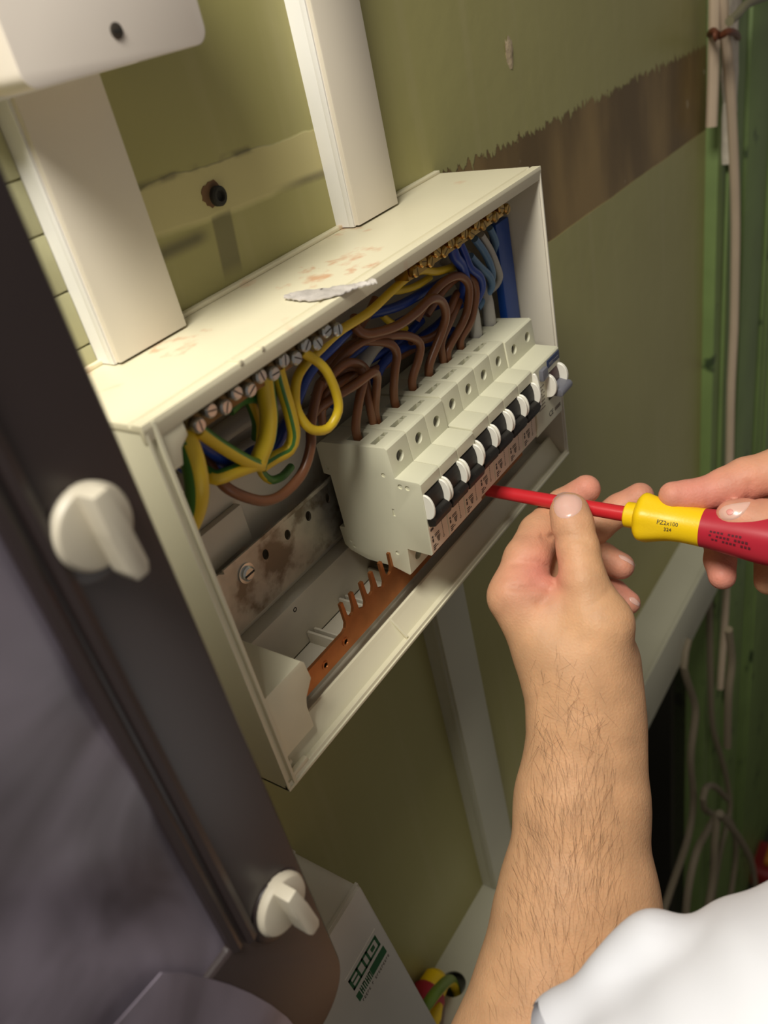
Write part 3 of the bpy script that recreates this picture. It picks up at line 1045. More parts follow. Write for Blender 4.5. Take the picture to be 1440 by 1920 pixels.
def make_breaker():
    x, w = X0, PITCH
    t = thing('circuit_breaker', '', 'circuit breaker', (x + w / 2, -20, -162), 'single breakers on the rail')
    part('body', breaker_body(x, w, [BREAKER]), BREAKER, t, angle=25)
    part('guard', crescent(x + .55, 1.35, -121.4, -106.6, -82.9, -88.6), GUARD, t)
    part('guard', crescent(x + w - 1.9, 1.35, -121.4, -106.6, -82.9, -88.6), GUARD, t)
    # toggle: drum and lever
    drum = [(-82.2 - 2.6 * math.cos(a), -114.3 + 7.2 * math.sin(a)) for a in np.linspace(-math.pi / 2, math.pi / 2, 9)]
    drum = [(-75, -121.5)] + [(float(p[0]), float(p[1])) for p in drum] + [(-75, -107.1)]
    tg = MB().prism(drum, x + 2.1, x + w - 2.1, 'x', 0.3)
    tog = part('toggle', tg, BLACK, t, 'black toggle in the lower position')
    lv = MB().prism([(-83.6, -117.6), (-86.8, -119.2), (-88.0, -122.0), (-87.0, -125.2), (-83.0, -126.3), (-82.3, -121.5)], x + .7, x + w - .7, 'x', 0.7)
    part('lever', lv, BLACK, tog)
    part('lever_bead', MB().lathe((x + 8.2, -86.8, -120.4), (.35, -1, .3), [(-2, 1.3), (0, 1.2), (.6, .6)], 10), BLACK, tog)
    # printed label on the lower front
    lb = MB().prism([(-82.4, -126.9), (-82.72, -126.9), (-82.1, -143.4), (-81.8, -143.4)], x + .5, x + w - .5, 'x')
    lab = part('label', lb, LABEL, t)
    ink = MB()

    def mark(u0, u1, v0, v1):
        # u across (0..16), v down (0..12.5)
        def pt(u, v, o):
            return (x + 1 + u, -82.72 - o + .62 * v / 12.5, -127.4 - v * 1.26)
        vs = [pt(u, v, o) for u in (u0, u1) for v in (v0, v1) for o in (-.05, .10)]
        ink.add(vs, [(0, 1, 3, 2), (4, 6, 7, 5), (0, 4, 5, 1), (2, 3, 7, 6), (0, 2, 6, 4), (1, 5, 7, 3)])
    for (u0, u1, v0, v1) in ((.6, 3.6, .8, 1.9), (.8, 2.2, 4.6, 5.5), (.8, 2.2, 6.0, 7.6), (3.6, 8.2, 4.8, 5.2), (3.6, 8.2, 5.6, 6.0), (5.0, 8.6, 6.7, 7.1), (5.2, 8.4, 7.4, 7.8), (5.4, 8.0, 8.1, 8.5),
                             (6.0, 7.6, 8.8, 9.4), (.8, 3.8, 9.2, 9.7), (.8, 3.8, 10.2, 10.7), (.8, 3.0, 11.1, 11.6), (4.2, 5.4, 10.2, 10.7)):
        ink_n = max(1, int((u1 - u0) / .55))
        for q in range(ink_n):
            a_ = u0 + (u1 - u0) * q / ink_n
            mark(a_, a_ + (u1 - u0) / ink_n * .8, v0, v1)
    for v_ in np.arange(2.0, 8.6, 1.0):
        mark(11.3, 11.6, v_, v_ + .6)
    for a_ in range(8):
        an = a_ * math.pi / 4
        mark(11.5 + .6 * math.cos(an) - .12, 11.5 + .6 * math.cos(an) + .12, 9.6 + .6 * math.sin(an) - .12, 9.6 + .6 * math.sin(an) + .12)
    part('print', ink, INK, lab)
    well_screw(t, x + w / 2, -64.0, -90.5, 1.25)
    well_screw(t, x + w / 2, -59.2, -153.5, .5)
    return t


b0 = make_breaker()
names = ['circuit breaker nearest the empty end of the rail, its whole left side showing',
         'second circuit breaker from the empty end of the rail',
         'third circuit breaker from the empty end, left of the step in the row',
         'fourth circuit breaker from the empty end, just right of the step in the row',
         'circuit breaker that the red screwdriver tip points into',
         'second last circuit breaker before the wide main switch',
         'circuit breaker directly left of the wide main switch']
b0['label'] = names[0]
for i in range(1, 7):
    off = 0.9 if i >= 3 else 0.0
    c = copy_tree(b0, (i * PITCH + (0.5 if i >= 3 else 0), off, off * .8))
    c['label'] = names[i]

# wide main switch at the right end
RX = X0 + 7 * PITCH + .8
sw = thing('main_switch', 'double width main switch with a grey lever at the right end of the breaker row', 'switch', (RX + 18, -20, -162))
part('body', breaker_body(RX, 35.6, [BREAKER], 2), BREAKER, sw, angle=25)
part('guard', crescent(RX + 15.4, 2.2, -124.5, -109, -82.9, -89.5), GUARD, sw)
part('guard', crescent(RX + 31.6, 2.2, -124.5, -109, -82.9, -89.5), GUARD, sw)
part('edge_guard', crescent(RX + .1, 1.4, -127, -101, -83.2, -86.5), GUARD, sw)
drum = [(-81.5 - 3.0 * math.cos(a), -117 + 7.6 * math.sin(a)) for a in np.linspace(-math.pi / 2, math.pi / 2, 9)]
drum = [(-75, -127.6)] + [(float(p[0]), float(p[1])) for p in drum] + [(-75, -110.4)]
tog = part('toggle', MB().prism(drum, RX + 17.8, RX + 31.4, 'x', .3), mat('dark_red_brown_plastic', (.05, .018, .018), .4), sw)
part('lever', MB().prism([(-83, -118.5), (-91.0, -120.2), (-92.2, -121.8), (-92.0, -124.2), (-90.5, -125.2), (-82.4, -124.2)], RX + 18.2, RX + 33.2, 'x', .9), GREYB, tog, 'grey lever')
bd = part('badge', MB().box(RX + 18, RX + 34.6, -84.1, -83.2, -106.4, -101.4, .15), BADGE, sw, 'dark blue badge')
part('badge_print', MB().box(RX + 20, RX + 25, -84.25, -84.05, -104.8, -103.4).box(RX + 26, RX + 33, -84.25, -84.05, -104.4, -103.8), GREYB, bd)
part('test_button', MB().box(RX + 7, RX + 14.2, -86.2, -83.2, -109.6, -102.6, .7), GREYB, sw, 'grey square test button')
ink = MB()
for r_ in range(7):
    z = -114 - r_ * 2.4
    for q in range(5):
        u = RX + 4 + q * 1.75
        if (r_ + q) % 6 != 5:
            yv = -83.6 + (-100.4 - z) * .037
            ink.box(u, u + 1.3, yv - .12, yv + .2, z - .35, z + .35)
part('print', ink, INKB, sw)
tx = text_mb('CE', 5.0)
tx.xform(lambda p: np.array([RX + 19.5 + p[0], -82.25 - p[2] - .08, -137.5 + p[1]]))
part('lettering', tx, INK, sw, 'CE mark')
mk = MB()
for q in range(5):
    mk.box(RX + 25 + q * 1.7, RX + 26.2 + q * 1.7, -82.35, -82.1, -138.8, -136.4)
part('print', mk, INKB, sw)
for p in range(2):
    well_screw(sw, RX + PITCH * (p + .5), -64.0, -90.5, .3 + p)
    part('terminal_screw', MB().lathe((RX + PITCH * (p + .5), -59.2, -153.5), (0, -1, 0), [(0, 2.9), (1.6, 2.9), (2.2, 2.3)], 16), SCREW, sw)

# ------------------------------------------------------------------ wires
def W3(pts):
    out = []
    for p in pts:
        if len(p) == 4:
            out.append(at(p[0], p[1], z=p[3]))
        else:
            out.append(at(p[0], p[1], y=p[2]))
    return out


def wire(label, pts, r, kind, group=None, stripe=None, twist=0.0, phase=0.0, sides=12, world_pts=None, sdir=None, sth=.6):
    if sdir is not None:
        sides = 24
        sdir = np.array(sdir) @ RC
        sdir = sdir / np.linalg.norm(sdir)
    P_ = list(W3(pts)) if world_pts is None else [np.array(p, float) for p in world_pts]
    m_ = MB().tube(P_, r, sides, stripe=stripe, step=2.5, twist=twist, phase=phase, sdir=sdir, sth=sth)
    mats_ = {'gy': [YEL, GRN], 'y': [YEL], 'brn': [BRN], 'blu': [BLU], 'lbl': [LBL], 'gry': [GRY], 'g': [GRN, YEL]}[kind]
    return solo('wire', m_, mats_, label, 'wire', group)


GY = (0, 1, 2, 3)
wire('thick green and yellow earth wire curving down at the left end of the earth bar', [(328, 800, -52), (345, 822, -57), (362, 868, -59), (369, 915, -58), (364, 955, -52), (345, 1000, -44), (330, 1040, -36)], 4.9, 'gy', sdir=(-.8, .1, -.6), sth=.5)
wire('green and yellow earth wire slanting from the first bar screws to the kinked joint', [(372, 806, -60), (402, 828, -58), (440, 852, -56), (470, 868, -54), (487, 873, -52)], 2.9, 'gy', sdir=(.4, -.8, -.5), sth=.55)
wire('kinked yellow earth wire lying flat behind the thick one', [(372, 880, -44), (390, 889, -48), (405, 896, -51), (440, 884, -53), (470, 873, -53), (488, 869, -52)], 3.2, 'gy', sdir=(0, -1, -.25), sth=.6)
wire('fat yellow earth wire dropping straight from the middle of the earth bar', [(494, 700, -58), (499, 740, -57), (504, 780, -56), (500, 822, -54), (488, 855, -52), (483, 874, -50)], 4.0, 'gy', sdir=(.6, 0, .8), sth=.4)
wire('bent green striped earth wire right of the fat yellow one', [(520, 690, -58), (530, 728, -57), (543, 772, -56), (551, 815, -54), (541, 843, -52), (515, 858, -51), (490, 874, -50)], 3.1, 'gy', stripe=(1,))
wire('yellow earth wire making a round loop then running along under the front rim',
     [(566, 660, -60), (590, 674, -61), (612, 696, -62), (630, 736, -61), (634, 771, -60), (615, 803, -58), (586, 806, -57), (566, 786, -56), (554, 757, -55), (556, 713, -54), (572, 684, -53), (598, 657, -52), (638, 620, -52), (692, 585, -50), (735, 545, -49), (765, 519, -48), (791, 507, -46), (820, 509, -44), (855, 499, -42)], 2.25, 'y')
wire('small green and yellow wire curl below the kinked joint', [(486, 872, -46), (492, 888, -46), (507, 900, -46), (528, 894, -44), (545, 876, -38)], 2.0, 'g', sdir=(-.5, .3, -.8), sth=.5)
wire('short green and yellow wire in the shade behind the fat yellow one', [(462, 740, -46), (472, 762, -46), (482, 792, -45), (481, 822, -42)], 2.4, 'g', sdir=(.8, 0, -.6), sth=.5)
wire('short yellow wire deep behind the long yellow run', [(735, 546, -38), (755, 544, -38), (780, 536, -38), (806, 520, -38)], 2.0, 'y')
wire('yellow wire end peeping between the brown wires', [(716, 590, -30), (726, 600, -30), (738, 608, -30), (760, 616, -26)], 2.0, 'y')
wire('yellow and green wire emerging from behind the corner tab', [(308, 828, -44), (330, 850, -46), (352, 868, -46), (362, 872, -44)], 3.6, 'gy', stripe=(0, 1))
wire('green earth wire tucked under the silver screws', [(430, 770, -50), (452, 750, -50), (478, 745, -50), (505, 752, -48), (512, 720, -52)], 2.6, 'g', stripe=(3, 4))

wire('blue wire crossing under the slanting earth wire at the left', [(352, 808, -50), (376, 828, -50), (404, 852, -48), (440, 876, -46), (470, 872, -42), (510, 850, -38)], 2.8, 'blu')
wire('blue wire rising between the two striped earth wires', [(496, 862, -42), (512, 842, -42), (530, 808, -44), (545, 780, -42), (560, 740, -40), (575, 705, -40), (600, 672, -40), (628, 644, -40), (660, 610, -38)], 3.0, 'blu')
wire('dark blue wire at the far left behind the thick earth wire', [(305, 838, -36), (325, 858, -36), (350, 880, -36), (380, 886, -34), (420, 870, -32)], 2.8, 'blu')
wire('blue wire low in the nest behind the kinked joint', [(440, 880, -34), (470, 850, -34), (500, 835, -34), (530, 800, -32), (560, 770, -30)], 2.8, 'blu')
gb = 'blue wires deep in the nest'
lb_ = 'dark blue wire running deep behind the brown wires'
for lb_, pts in zip(('dark blue wire just under the long yellow run', 'dark blue wire running deep behind the brown wires', 'dark blue wire low behind the fourth breaker entry', 'dark blue wire deep behind the yellow loop', 'short dark blue wire behind the brown arches'), ([(690, 590, -34), (739, 577, -34), (772, 561, -34), (808, 540, -34), (850, 520, -34)],
            [(640, 680, -28), (690, 640, -28), (740, 610, -28), (800, 580, -28), (850, 560, -26), (880, 540, -28)],
            [(700, 720, -30), (720, 680, -30), (760, 650, -28), (810, 640, -26), (850, 620, -26)],
            [(620, 760, -26), (660, 700, -26), (700, 670, -26), (740, 650, -24), (790, 600, -24)],
            [(780, 640, -22), (820, 610, -24), (850, 580, -26), (880, 560, -30)])):
    wire(lb_, pts, 2.7, 'blu', gb)
wire('bright blue wire curling under the brass bar', [(862, 455, -50), (872, 478, -50), (882, 502, -50), (900, 518, -50), (904, 540, -48), (893, 566, -44), (880, 588, -40)], 2.3, 'blu')
wire('blue wire hanging from the left part of the brass bar', [(846, 460, -50), (852, 480, -50), (866, 500, -48), (872, 530, -46), (866, 560, -40)], 3.2, 'blu')
wire('pale blue wire sweeping down right of the bright blue one', [(882, 480, -48), (900, 500, -48), (918, 518, -48), (922, 538, -46), (908, 560, -42), (896, 578, -40)], 2.2, 'lbl')
wire('pale blue wire next to the grey one below the brass bar', [(890, 448, -48), (906, 470, -48), (918, 494, -48), (923, 520, -46), (912, 550, -42), (898, 570, -40)], 2.3, 'lbl')
wire('grey blue wire arching to the blue strip', [(902, 440, -48), (918, 466, -48), (930, 494, -48), (937, 520, -46), (926, 540, -42), (905, 552, -38)], 2.1, 'gry')
wire('short blue wire beside the top of the blue strip', [(918, 428, -46), (928, 450, -46), (930, 475, -44), (924, 500, -40)], 2.2, 'lbl')
wire('pale blue wire bowing out right of the main switch', [(975, 578, -40), (988, 586, -42), (1009, 602, -44), (1024, 624, -46), (1029, 650, -48), (1028, 690, -48)], 2.2, 'lbl')

# brown wires into the breakers; their lower ends go into the clamp openings of each breaker
def ent(i, dx=0, z=-86):
    return np.array([X0 + PITCH * (i + .5) + dx + (0.5 if i >= 3 else 0), -43.0, z])


def brown(label, pts, i, r=2.35, dx=0, group=None):
    P_ = list(W3(pts)) + [ent(i, dx, -78), ent(i, dx, -87)]
    return wire(label, None, r, 'brn', group, world_pts=P_)


brown('brown wire with a bright bend going into the second breaker', [(566, 800, -34), (600, 764, -38), (633, 742, -44), (666, 722, -48), (698, 699, -50), (707, 706, -48), (706, 730, -46)], 1, 2.3)
brown('straight brown wire dropping into the nearest breaker', [(640, 690, -34), (668, 688, -40), (682, 704, -44), (680, 722, -45), (673, 752, -44)], 0, 2.4)
brown('brown wire hidden behind the bright bend', [(630, 712, -32), (650, 690, -36), (672, 690, -38), (686, 712, -40), (690, 745, -42)], 1, 2.2, dx=-3.6)
brown('brown wire curving down into the third breaker', [(600, 700, -30), (640, 660, -34), (668, 642, -38), (702, 640, -42), (732, 645, -46), (744, 664, -46), (740, 700, -45)], 2, 2.4)
brown('brown wire with a rounded shoulder going into the fourth breaker', [(600, 720, -30), (640, 672, -36), (680, 640, -40), (725, 630, -44), (765, 630, -46), (787, 644, -46), (785, 672, -45)], 3, 2.45)
brown('long brown wire arching high over into the fifth breaker', [(665, 595, -40), (668, 616, -44), (686, 626, -46), (716, 621, -48), (748, 609, -50), (780, 586, -51), (806, 562, -52), (826, 563, -51), (836, 588, -49), (828, 622, -46)], 4, 2.6)
brown('brown wire half hidden behind the high arch', [(770, 640, -34), (800, 636, -36), (825, 620, -38), (842, 585, -40), (857, 550, -40), (862, 560, -40), (845, 600, -42), (828, 640, -43)], 5, 2.3, dx=-3)
brown('brown arch in front of the blue wires going into the sixth breaker', [(780, 600, -36), (806, 556, -42), (836, 526, -46), (862, 518, -48), (878, 534, -48), (878, 570, -46), (868, 604, -44)], 5, 2.5, dx=3)
brown('brown arch nearest the main switch', [(800, 590, -34), (834, 540, -38), (866, 516, -42), (886, 524, -46), (892, 550, -46), (886, 590, -44), (878, 612, -44)], 6, 2.5)
wire('long brown wire sagging low across the left half of the unit', [(600, 720, -38), (589, 760, -44), (583, 800, -48), (582, 840, -50), (566, 888, -50), (531, 926, -49), (496, 939, -49), (455, 930, -49), (420, 910, -48), (396, 876, -44), (378, 846, -40), (360, 820, -40)], 2.5, 'brn')
wire('brown wire loop in the middle of the nest', [(590, 745, -34), (606, 720, -38), (625, 700, -42), (650, 681, -44), (676, 684, -42), (690, 700, -36)], 2.4, 'brn')
wire('brown wire standing behind the yellow loop', [(605, 800, -34), (603, 770, -36), (612, 740, -38), (640, 716, -38), (680, 690, -34)], 2.3, 'brn')
wire('brown wire lying across the back of the nest', [(600, 770, -28), (640, 730, -30), (690, 700, -30), (730, 680, -28), (780, 650, -26)], 2.4, 'brn')
wire('brown wire rising steeply behind the long yellow run', [(666, 640, -34), (676, 610, -36), (692, 586, -38), (705, 560, -38)], 2.4, 'brn')
wire('grey sheathed cable end in the middle of the nest', [(660, 720, -26), (680, 680, -28), (700, 650, -28), (730, 620, -26)], 4.4, 'gry')
wire('grey sheathed cable along the back at the left', [(330, 870, -14), (380, 840, -14), (450, 790, -14), (540, 740, -14), (640, 690, -14)], 4.6, 'gry')
wire('second grey sheathed cable low along the back', [(345, 905, -14), (400, 880, -14), (470, 840, -14), (560, 790, -14), (620, 760, -14)], 4.6, 'gry')
for i_, (dx, lab) in enumerate(((3, 'thick grey tail standing in the left terminal of the main switch'), (20, 'thick grey tail standing in the right terminal of the main switch'))):
    xx = RX + 9 + (0 if i_ == 0 else 18)
    wire(lab, None, 4.0, 'gry', world_pts=[(xx, -43, -88), (xx, -43, -78), (xx + 1, -42, -66), (xx + 6, -34, -50), (xx + 8, -24, -38)])

# torn tape scrap on the top of the unit
m_ = MB()
P0 = [at(p[0], p[1], z=1.2) for p in ((535, 556), (560, 553), (600, 552), (640, 543), (668, 536), (690, 531), (704, 527))]
wd = [4, 11, 14, 12, 5, 4.5, 6]
n = 40
vs = []
for i in range(n):
    t = i / (n - 1) * (len(P0) - 1)
    k0 = min(int(t), len(P0) - 2)
    u = t - k0
    c = P0[k0] * (1 - u) + P0[k0 + 1] * u
    w_ = (wd[k0] * (1 - u) + wd[k0 + 1] * u) / 2 * (1 + .05 * math.sin(i * 2.3))
    d = P0[k0 + 1] - P0[k0]
    d /= np.linalg.norm(d)
    nrm = np.array([-d[1], d[0], 0])
    for j in range(7):
        s_ = (j - 3) / 3
        vs.append(c + nrm * s_ * w_ + np.array([0, 0, .5 + 1.1 * (1 - s_ * s_) * (.6 + .4 * math.sin(i * .8 + j)) + .25 * math.sin(i * 1.9 + j * 2.1) - .3]))
fs = [(i * 7 + j, i * 7 + j + 1, (i + 1) * 7 + j + 1, (i + 1) * 7 + j) for i in range(n - 1) for j in range(6)]
nv = len(vs)
vs2 = vs + [v - np.array([0, 0, .5]) for v in vs]
fs2 = fs + [tuple(nv + q for q in f[::-1]) for f in fs]
rim = [i * 7 for i in range(n)] + [(n - 1) * 7 + j for j in range(1, 7)] + [i * 7 + 6 for i in range(n - 2, -1, -1)] + [j for j in range(5, 0, -1)]
fs2 += [(rim[q], rim[(q + 1) % len(rim)], nv + rim[(q + 1) % len(rim)], nv + rim[q]) for q in range(len(rim))]
m_.add(vs2, fs2)
solo('tape_scrap', m_, SCRAP, 'twisted scrap of torn grey tape lying on top of the open unit', 'scrap')

# ------------------------------------------------------------------ smoked cover, left foreground
PF = -115.0
mcx1 = -37.5
mb_box = thing('distribution_box', 'dark smoked plastic box front with two beige turn knobs in the left foreground', 'box', (-150, WY, -262))
part('base', MB().box(-258, -78, -96, WY, -258, 100, 3), CREAM, mb_box, 'cream base behind the dark cover')
part('base_flange', MB().box(-200, mcx1 - 1.5, -96.5, -60, -262, -236, 2), CREAM, mb_box)
# cover frame: outer outline with large corner radii, window opening
ox0, ox1, oz0, oz1 = -262, mcx1, -259, 104
wx0, wx1, wz0, wz1 = -228, -76, -168, 80
bm = bmesh.new()
outl = rrect(ox0, ox1, oz0, oz1, 22, 8)
outl = [(p[0], p[1]) for p in rrect(ox0, ox1, 0, oz1, 8, 8) if p[1] > 50] + [p for p in outl if p[1] < 0]
inl = rrect(wx0, wx1, wz0, wz1, 3, 3)
vo = [bm.verts.new((p[0], PF, p[1])) for p in outl]
vi = [bm.verts.new((p[0], PF, p[1])) for p in inl]
ed = [bm.edges.new((vo[i], vo[(i + 1) % len(vo)])) for i in range(len(vo))] + [bm.edges.new((vi[i], vi[(i + 1) % len(vi)])) for i in range(len(vi))]
bmesh.ops.triangle_fill(bm, edges=ed, use_beauty=True)
for f in bm.faces[:]:
    c = f.calc_center_median()
    if wx0 + 3 < c.x < wx1 - 3 and wz0 + 3 < c.z < wz1 - 3:
        bm.faces.remove(f)
ext = bmesh.ops.extrude_face_region(bm, geom=bm.faces[:])
for v in [q for q in ext['geom'] if isinstance(q, bmesh.types.BMVert)]:
    v.co.y += 18
bmesh.ops.recalc_face_normals(bm, faces=bm.faces[:])
be = [e for e in bm.edges if len(e.link_faces) == 2 and abs(e.calc_face_angle(0)) > 1.0 and all(v.co.y < PF + 1 for v in e.verts)]
bmesh.ops.bevel(bm, geom=be, offset=2.6, segments=3, affect='EDGES', profile=.6)
cov = part('cover_frame', MB().frombm(bm), SMOKE, mb_box, 'dark smoked brown cover frame')
part('window_step', MB().prism([(wx1 + 9, PF - 1.8), (wx1 + 6.5, PF - 2.6), (wx1 + 4.5, PF - 1.8), (wx1 + 4.5, PF + .5), (wx1 + 9, PF + .5)], wz0 - 4, wz1, 'z'), SMOKE, cov)
part('window_step', MB().prism([(wx1 + 2.5, PF - .9), (wx1 + .8, PF - 1.6), (wx1 - 1.5, PF - .4), (wx1 - 1.5, PF + 3), (wx1 + 2.5, PF + 1)], wz0 - 2, wz1, 'z'), SMOKE, cov)
# smoked pane with wrinkles
nx, nz = 60, 90
vs = []
for j in range(nz + 1):
    for i in range(nx + 1):
        x = wx0 - 1 + (wx1 - wx0 + 2) * i / nx
        z = wz0 - 1 + (wz1 - wz0 + 2) * j / nz
        y = PF + 3.2 + .9 * math.sin(x * .06 + z * .035) + .7 * math.sin(x * .025 - z * .07 + 1) + .35 * math.sin(x * .16 + z * .11)
        vs.append((x, y, z))
fs = [(j * (nx + 1) + i, j * (nx + 1) + i + 1, (j + 1) * (nx + 1) + i + 1, (j + 1) * (nx + 1) + i) for j in range(nz) for i in range(nx)]
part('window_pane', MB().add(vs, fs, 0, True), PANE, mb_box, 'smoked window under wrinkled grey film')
# film flap hanging over the bottom frame with a rounded corner
flo = [tuple(at(px_, py_, y=PF)[[0, 2]]) for px_, py_ in ((300, 1822), (345, 1823), (385, 1832), (430, 1845), (470, 1862), (505, 1882), (535, 1905), (556, 1930), (570, 1960))]
flo += [(flo[-1][0] - 4, -256), (-228, -256), (-228, flo[0][1] + 10)]
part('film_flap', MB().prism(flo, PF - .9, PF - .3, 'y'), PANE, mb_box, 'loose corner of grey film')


def knob(px, py, tilt):
    c = at(px, py, y=PF)
    kp = part('knob', MB().lathe((c[0], PF + .4, c[2]), (0, -1, 0), [(0, 12.2), (3.0, 12.4), (4.6, 11.4), (5.0, 10.0)], 36), KNOB, mb_box, 'beige turn knob')
    fin = MB().prism([(-2.8, 12.0), (2.6, 12.2), (3.4, 0), (3.4, -13), (2.2, -16.2), (-2.2, -16.2), (-3.4, -13), (-3.4, 0)], -12.0, -3.6, 'y', 1.0)
    ca, sa = math.cos(tilt), math.sin(tilt)
    fin.xform(lambda p: np.array([c[0] + 1.5 + p[0] * ca - p[2] * sa, PF + p[1], c[2] + p[0] * sa + p[2] * ca]))
    part('fin', fin, KNOB, kp)
    part('knob_socket', MB().lathe((c[0] - .5, PF + .3, c[2] - 2.0), (0, -1, 0), [(0, 14.4), (1.0, 14.2), (1.6, 12.6)], 32), SMOKE, kp)


knob(165, 985, .05)
knob(520, 1690, .12)

# ------------------------------------------------------------------ lower box with green print
lowb = thing('small_enclosure', 'pale grey plastic box with green printed logo at the bottom of the picture', 'box', (-20, WY, -520))
th = math.radians(-6)
LX1, LZ1, LY = 33.0, -330.0, -50.0


def tilt(m_):
    c_, s_ = math.cos(-th), math.sin(-th)

    def fn(p):
        dx, dz = p[0] - LX1, p[2] - LZ1
        return np.array([LX1 + dx * c_ - dz * s_, p[1], LZ1 + dx * s_ + dz * c_])
    return m_.xform(fn)


part('shell', tilt(MB().prism(rrect(LX1 - 110, LX1, LZ1 - 230, LZ1, 2, 3), LY, WY, 'y', 0.8)), LOWBOX, lowb)
part('lid_edge', tilt(MB().prism([(LX1 - 110, LZ1 + .6), (LX1 + .6, LZ1 + .6), (LX1 + .6, LZ1 - 230), (LX1 - .9, LZ1 - 230), (LX1 - .9, LZ1 - .9), (LX1 - 110, LZ1 - .9)], LY + 2, LY + 4, 'y')), LOWBOX, lowb)
part('back_rim', tilt(MB().box(LX1 - 110, LX1 + .4, WY - 3, WY, LZ1 - .5, LZ1 + 1.4, .4)), LOWBOX, lowb)


# logo plate: origin at upper left of print, u right, v down (mm)
def lp(u0, u1, v0, v1, m_, lift=.12):
    return m_.box(u0 * 1.05, u1 * 1.05, LY - lift, LY + .1, -v1 * 1.7, -v0 * 1.7)


logo = MB()
U0, V0 = 0.0, 0.0
# outlined upper word drawn as open bars
for (a0, a1, c0_, c1_) in ((0, 29, 0, 1.4), (0, 29, 6.4, 7.8), (0, 1.8, 0, 7.8), (7.4, 9.0, 0, 7.8), (13.2, 14.8, 0, 7.8), (17.6, 19.2, 0, 7.8), (27.2, 29, .8, 7.0), (2, 7.4, 3.2, 4.3), (21.6, 25, 2.6, 5.2)):
    lp(a0, a1, c0_, c1_, logo)
gl = MB()
lp(14.5, 30, 10.0, 15.2, gl)
lp(-1, 2.5, 11, 16, gl)
for i, (a0, c0_) in enumerate(((3.2, 0), (6.2, 0), (9.2, 0), (12.0, 0))):
    lp(a0, a0 + .8, 10.4, 15.4, gl)
    lp(a0 + 1.5, a0 + 2.2, 10.4, 15.4, gl)
    lp(a0, a0 + 2.2, 10.4 if i % 2 else 12.4, 11.2 if i % 2 else 13.2, gl)
sl = MB()
for i in range(17):
    if i in (5, 7):
        continue
    u = 1.0 + i * 1.75
    lp(u, u + 1.1, 17.2, 17.6, sl)
    lp(u, u + .35, 17.2, 18.6, sl)
    if i % 3:
        lp(u, u + 1.1, 18.3, 18.7, sl)
ln = MB()
lp(-1, 31, -3.0, -2.2, ln)
pO = at(656, 1846, y=LY)
for q in (logo, gl, sl, ln):
    q.xform(lambda p: np.array([p[0], p[1], p[2] + 0]))
    base_ = pO
    an = math.radians(6 + 1)
    q.xform(lambda p: np.array([base_[0] + p[0] * math.cos(an) - (p[2] + 4) * math.sin(an), p[1], base_[2] + p[0] * math.sin(an) + (p[2] + 4) * math.cos(an)]))
part('logo', logo, GREEN_PRINT, lowb, 'green outlined logo')
part('logo_bar', gl, GREEN_PRINT, lowb, 'green bar with lettering')
part('small_print', sl, INKB, lowb)
part('print_line', ln, GUARD, lowb, 'pale line above the logo')

# ------------------------------------------------------------------ screwdriver in hand
SX, SZ = X0 + 4.5 * PITCH + .5, -157.0
sd = thing('screwdriver', 'red and yellow insulated screwdriver held against the breaker row', 'screwdriver', (SX, -110, SZ))
tip = np.array([SX, -66.0, SZ])
end = np.array([SX + 1.0, -300.0, SZ - 1.5])
sax = (end - tip) / np.linalg.norm(end - tip)
part('blade_tip', MB().lathe(tip + sax * -4, sax, [(0, 1.4), (3, 2.2), (8, 2.6)], 12), mat('dark_steel_tip', (.12, .11, .1), .35, .9), sd)
part('shaft', MB().lathe(tip, sax, [(2, 3.0), (3, 3.8), (26, 4.0), (90, 4.3)], 24), RED, sd, 'red insulated shaft')
# handle: yellow guard section, bell with soft facets, waist, then red grip
hy = 88.0


def handle(prof, flat):
    m_ = MB()
    a = sax
    u = np.cross(a, [0, 0, 1.0])
    u /= np.linalg.norm(u)
    w = np.cross(a, u)
    S_ = 36
    vs = []
    for (t, r, sq) in prof:
        for k_ in range(S_):
            an = 2 * math.pi * k_ / S_
            # superellipse blend between circle and rounded hexagon
            rr = r * (1 - sq * .10 * math.cos(3 * an + .6) ** 2)
            vs.append(tip + a * t + rr * (math.cos(an) * u + math.sin(an) * w))
    fs = [(i * S_ + k_, i * S_ + (k_ + 1) % S_, (i + 1) * S_ + (k_ + 1) % S_, (i + 1) * S_ + k_) for i in range(len(prof) - 1) for k_ in range(S_)]
    fs += [tuple(range(S_))[::-1], tuple((len(prof) - 1) * S_ + k_ for k_ in range(S_))]
    return m_.add(vs, fs, 0, True)


part('handle_collar', handle([(hy, 6.4, 0), (hy + .6, 7.0, 0), (hy + 8, 7.2, 0), (hy + 8.5, 6.8, 0)], 0), YELH, sd, 'yellow collar')
yb = part('handle_guard', handle([(hy + 6.5, 9.6, .3), (hy + 6.9, 11.0, .5), (hy + 8.6, 13.2, .8), (hy + 10.2, 14.1, .9), (hy + 12, 14.0, .9), (hy + 16, 12.9, .8), (hy + 20, 11.6, .5), (hy + 25, 10.4, .3), (hy + 31, 9.9, .2), (hy + 38, 10.0, .1), (hy + 41, 10.2, .1)], 0), YELH, sd, 'yellow waisted guard with black size print')
part('handle_grip', handle([(hy + 41, 10.15, .1), (hy + 46, 10.5, .1), (hy + 56, 11.8, .2), (hy + 70, 13.6, .4), (hy + 90, 14.6, .6), (hy + 120, 14.2, .6), (hy + 138, 12.5, .4), (hy + 144, 8, .2)], 0), REDH, sd, 'red grip')


GT, GR = zip(*[(hy + q, r) for q, r in ((6.9, 11.0), (8.6, 13.2), (10.2, 14.1), (12, 14.0), (16, 12.9), (20, 11.6), (25, 10.4), (31, 9.9), (38, 10.0), (41, 10.2))])


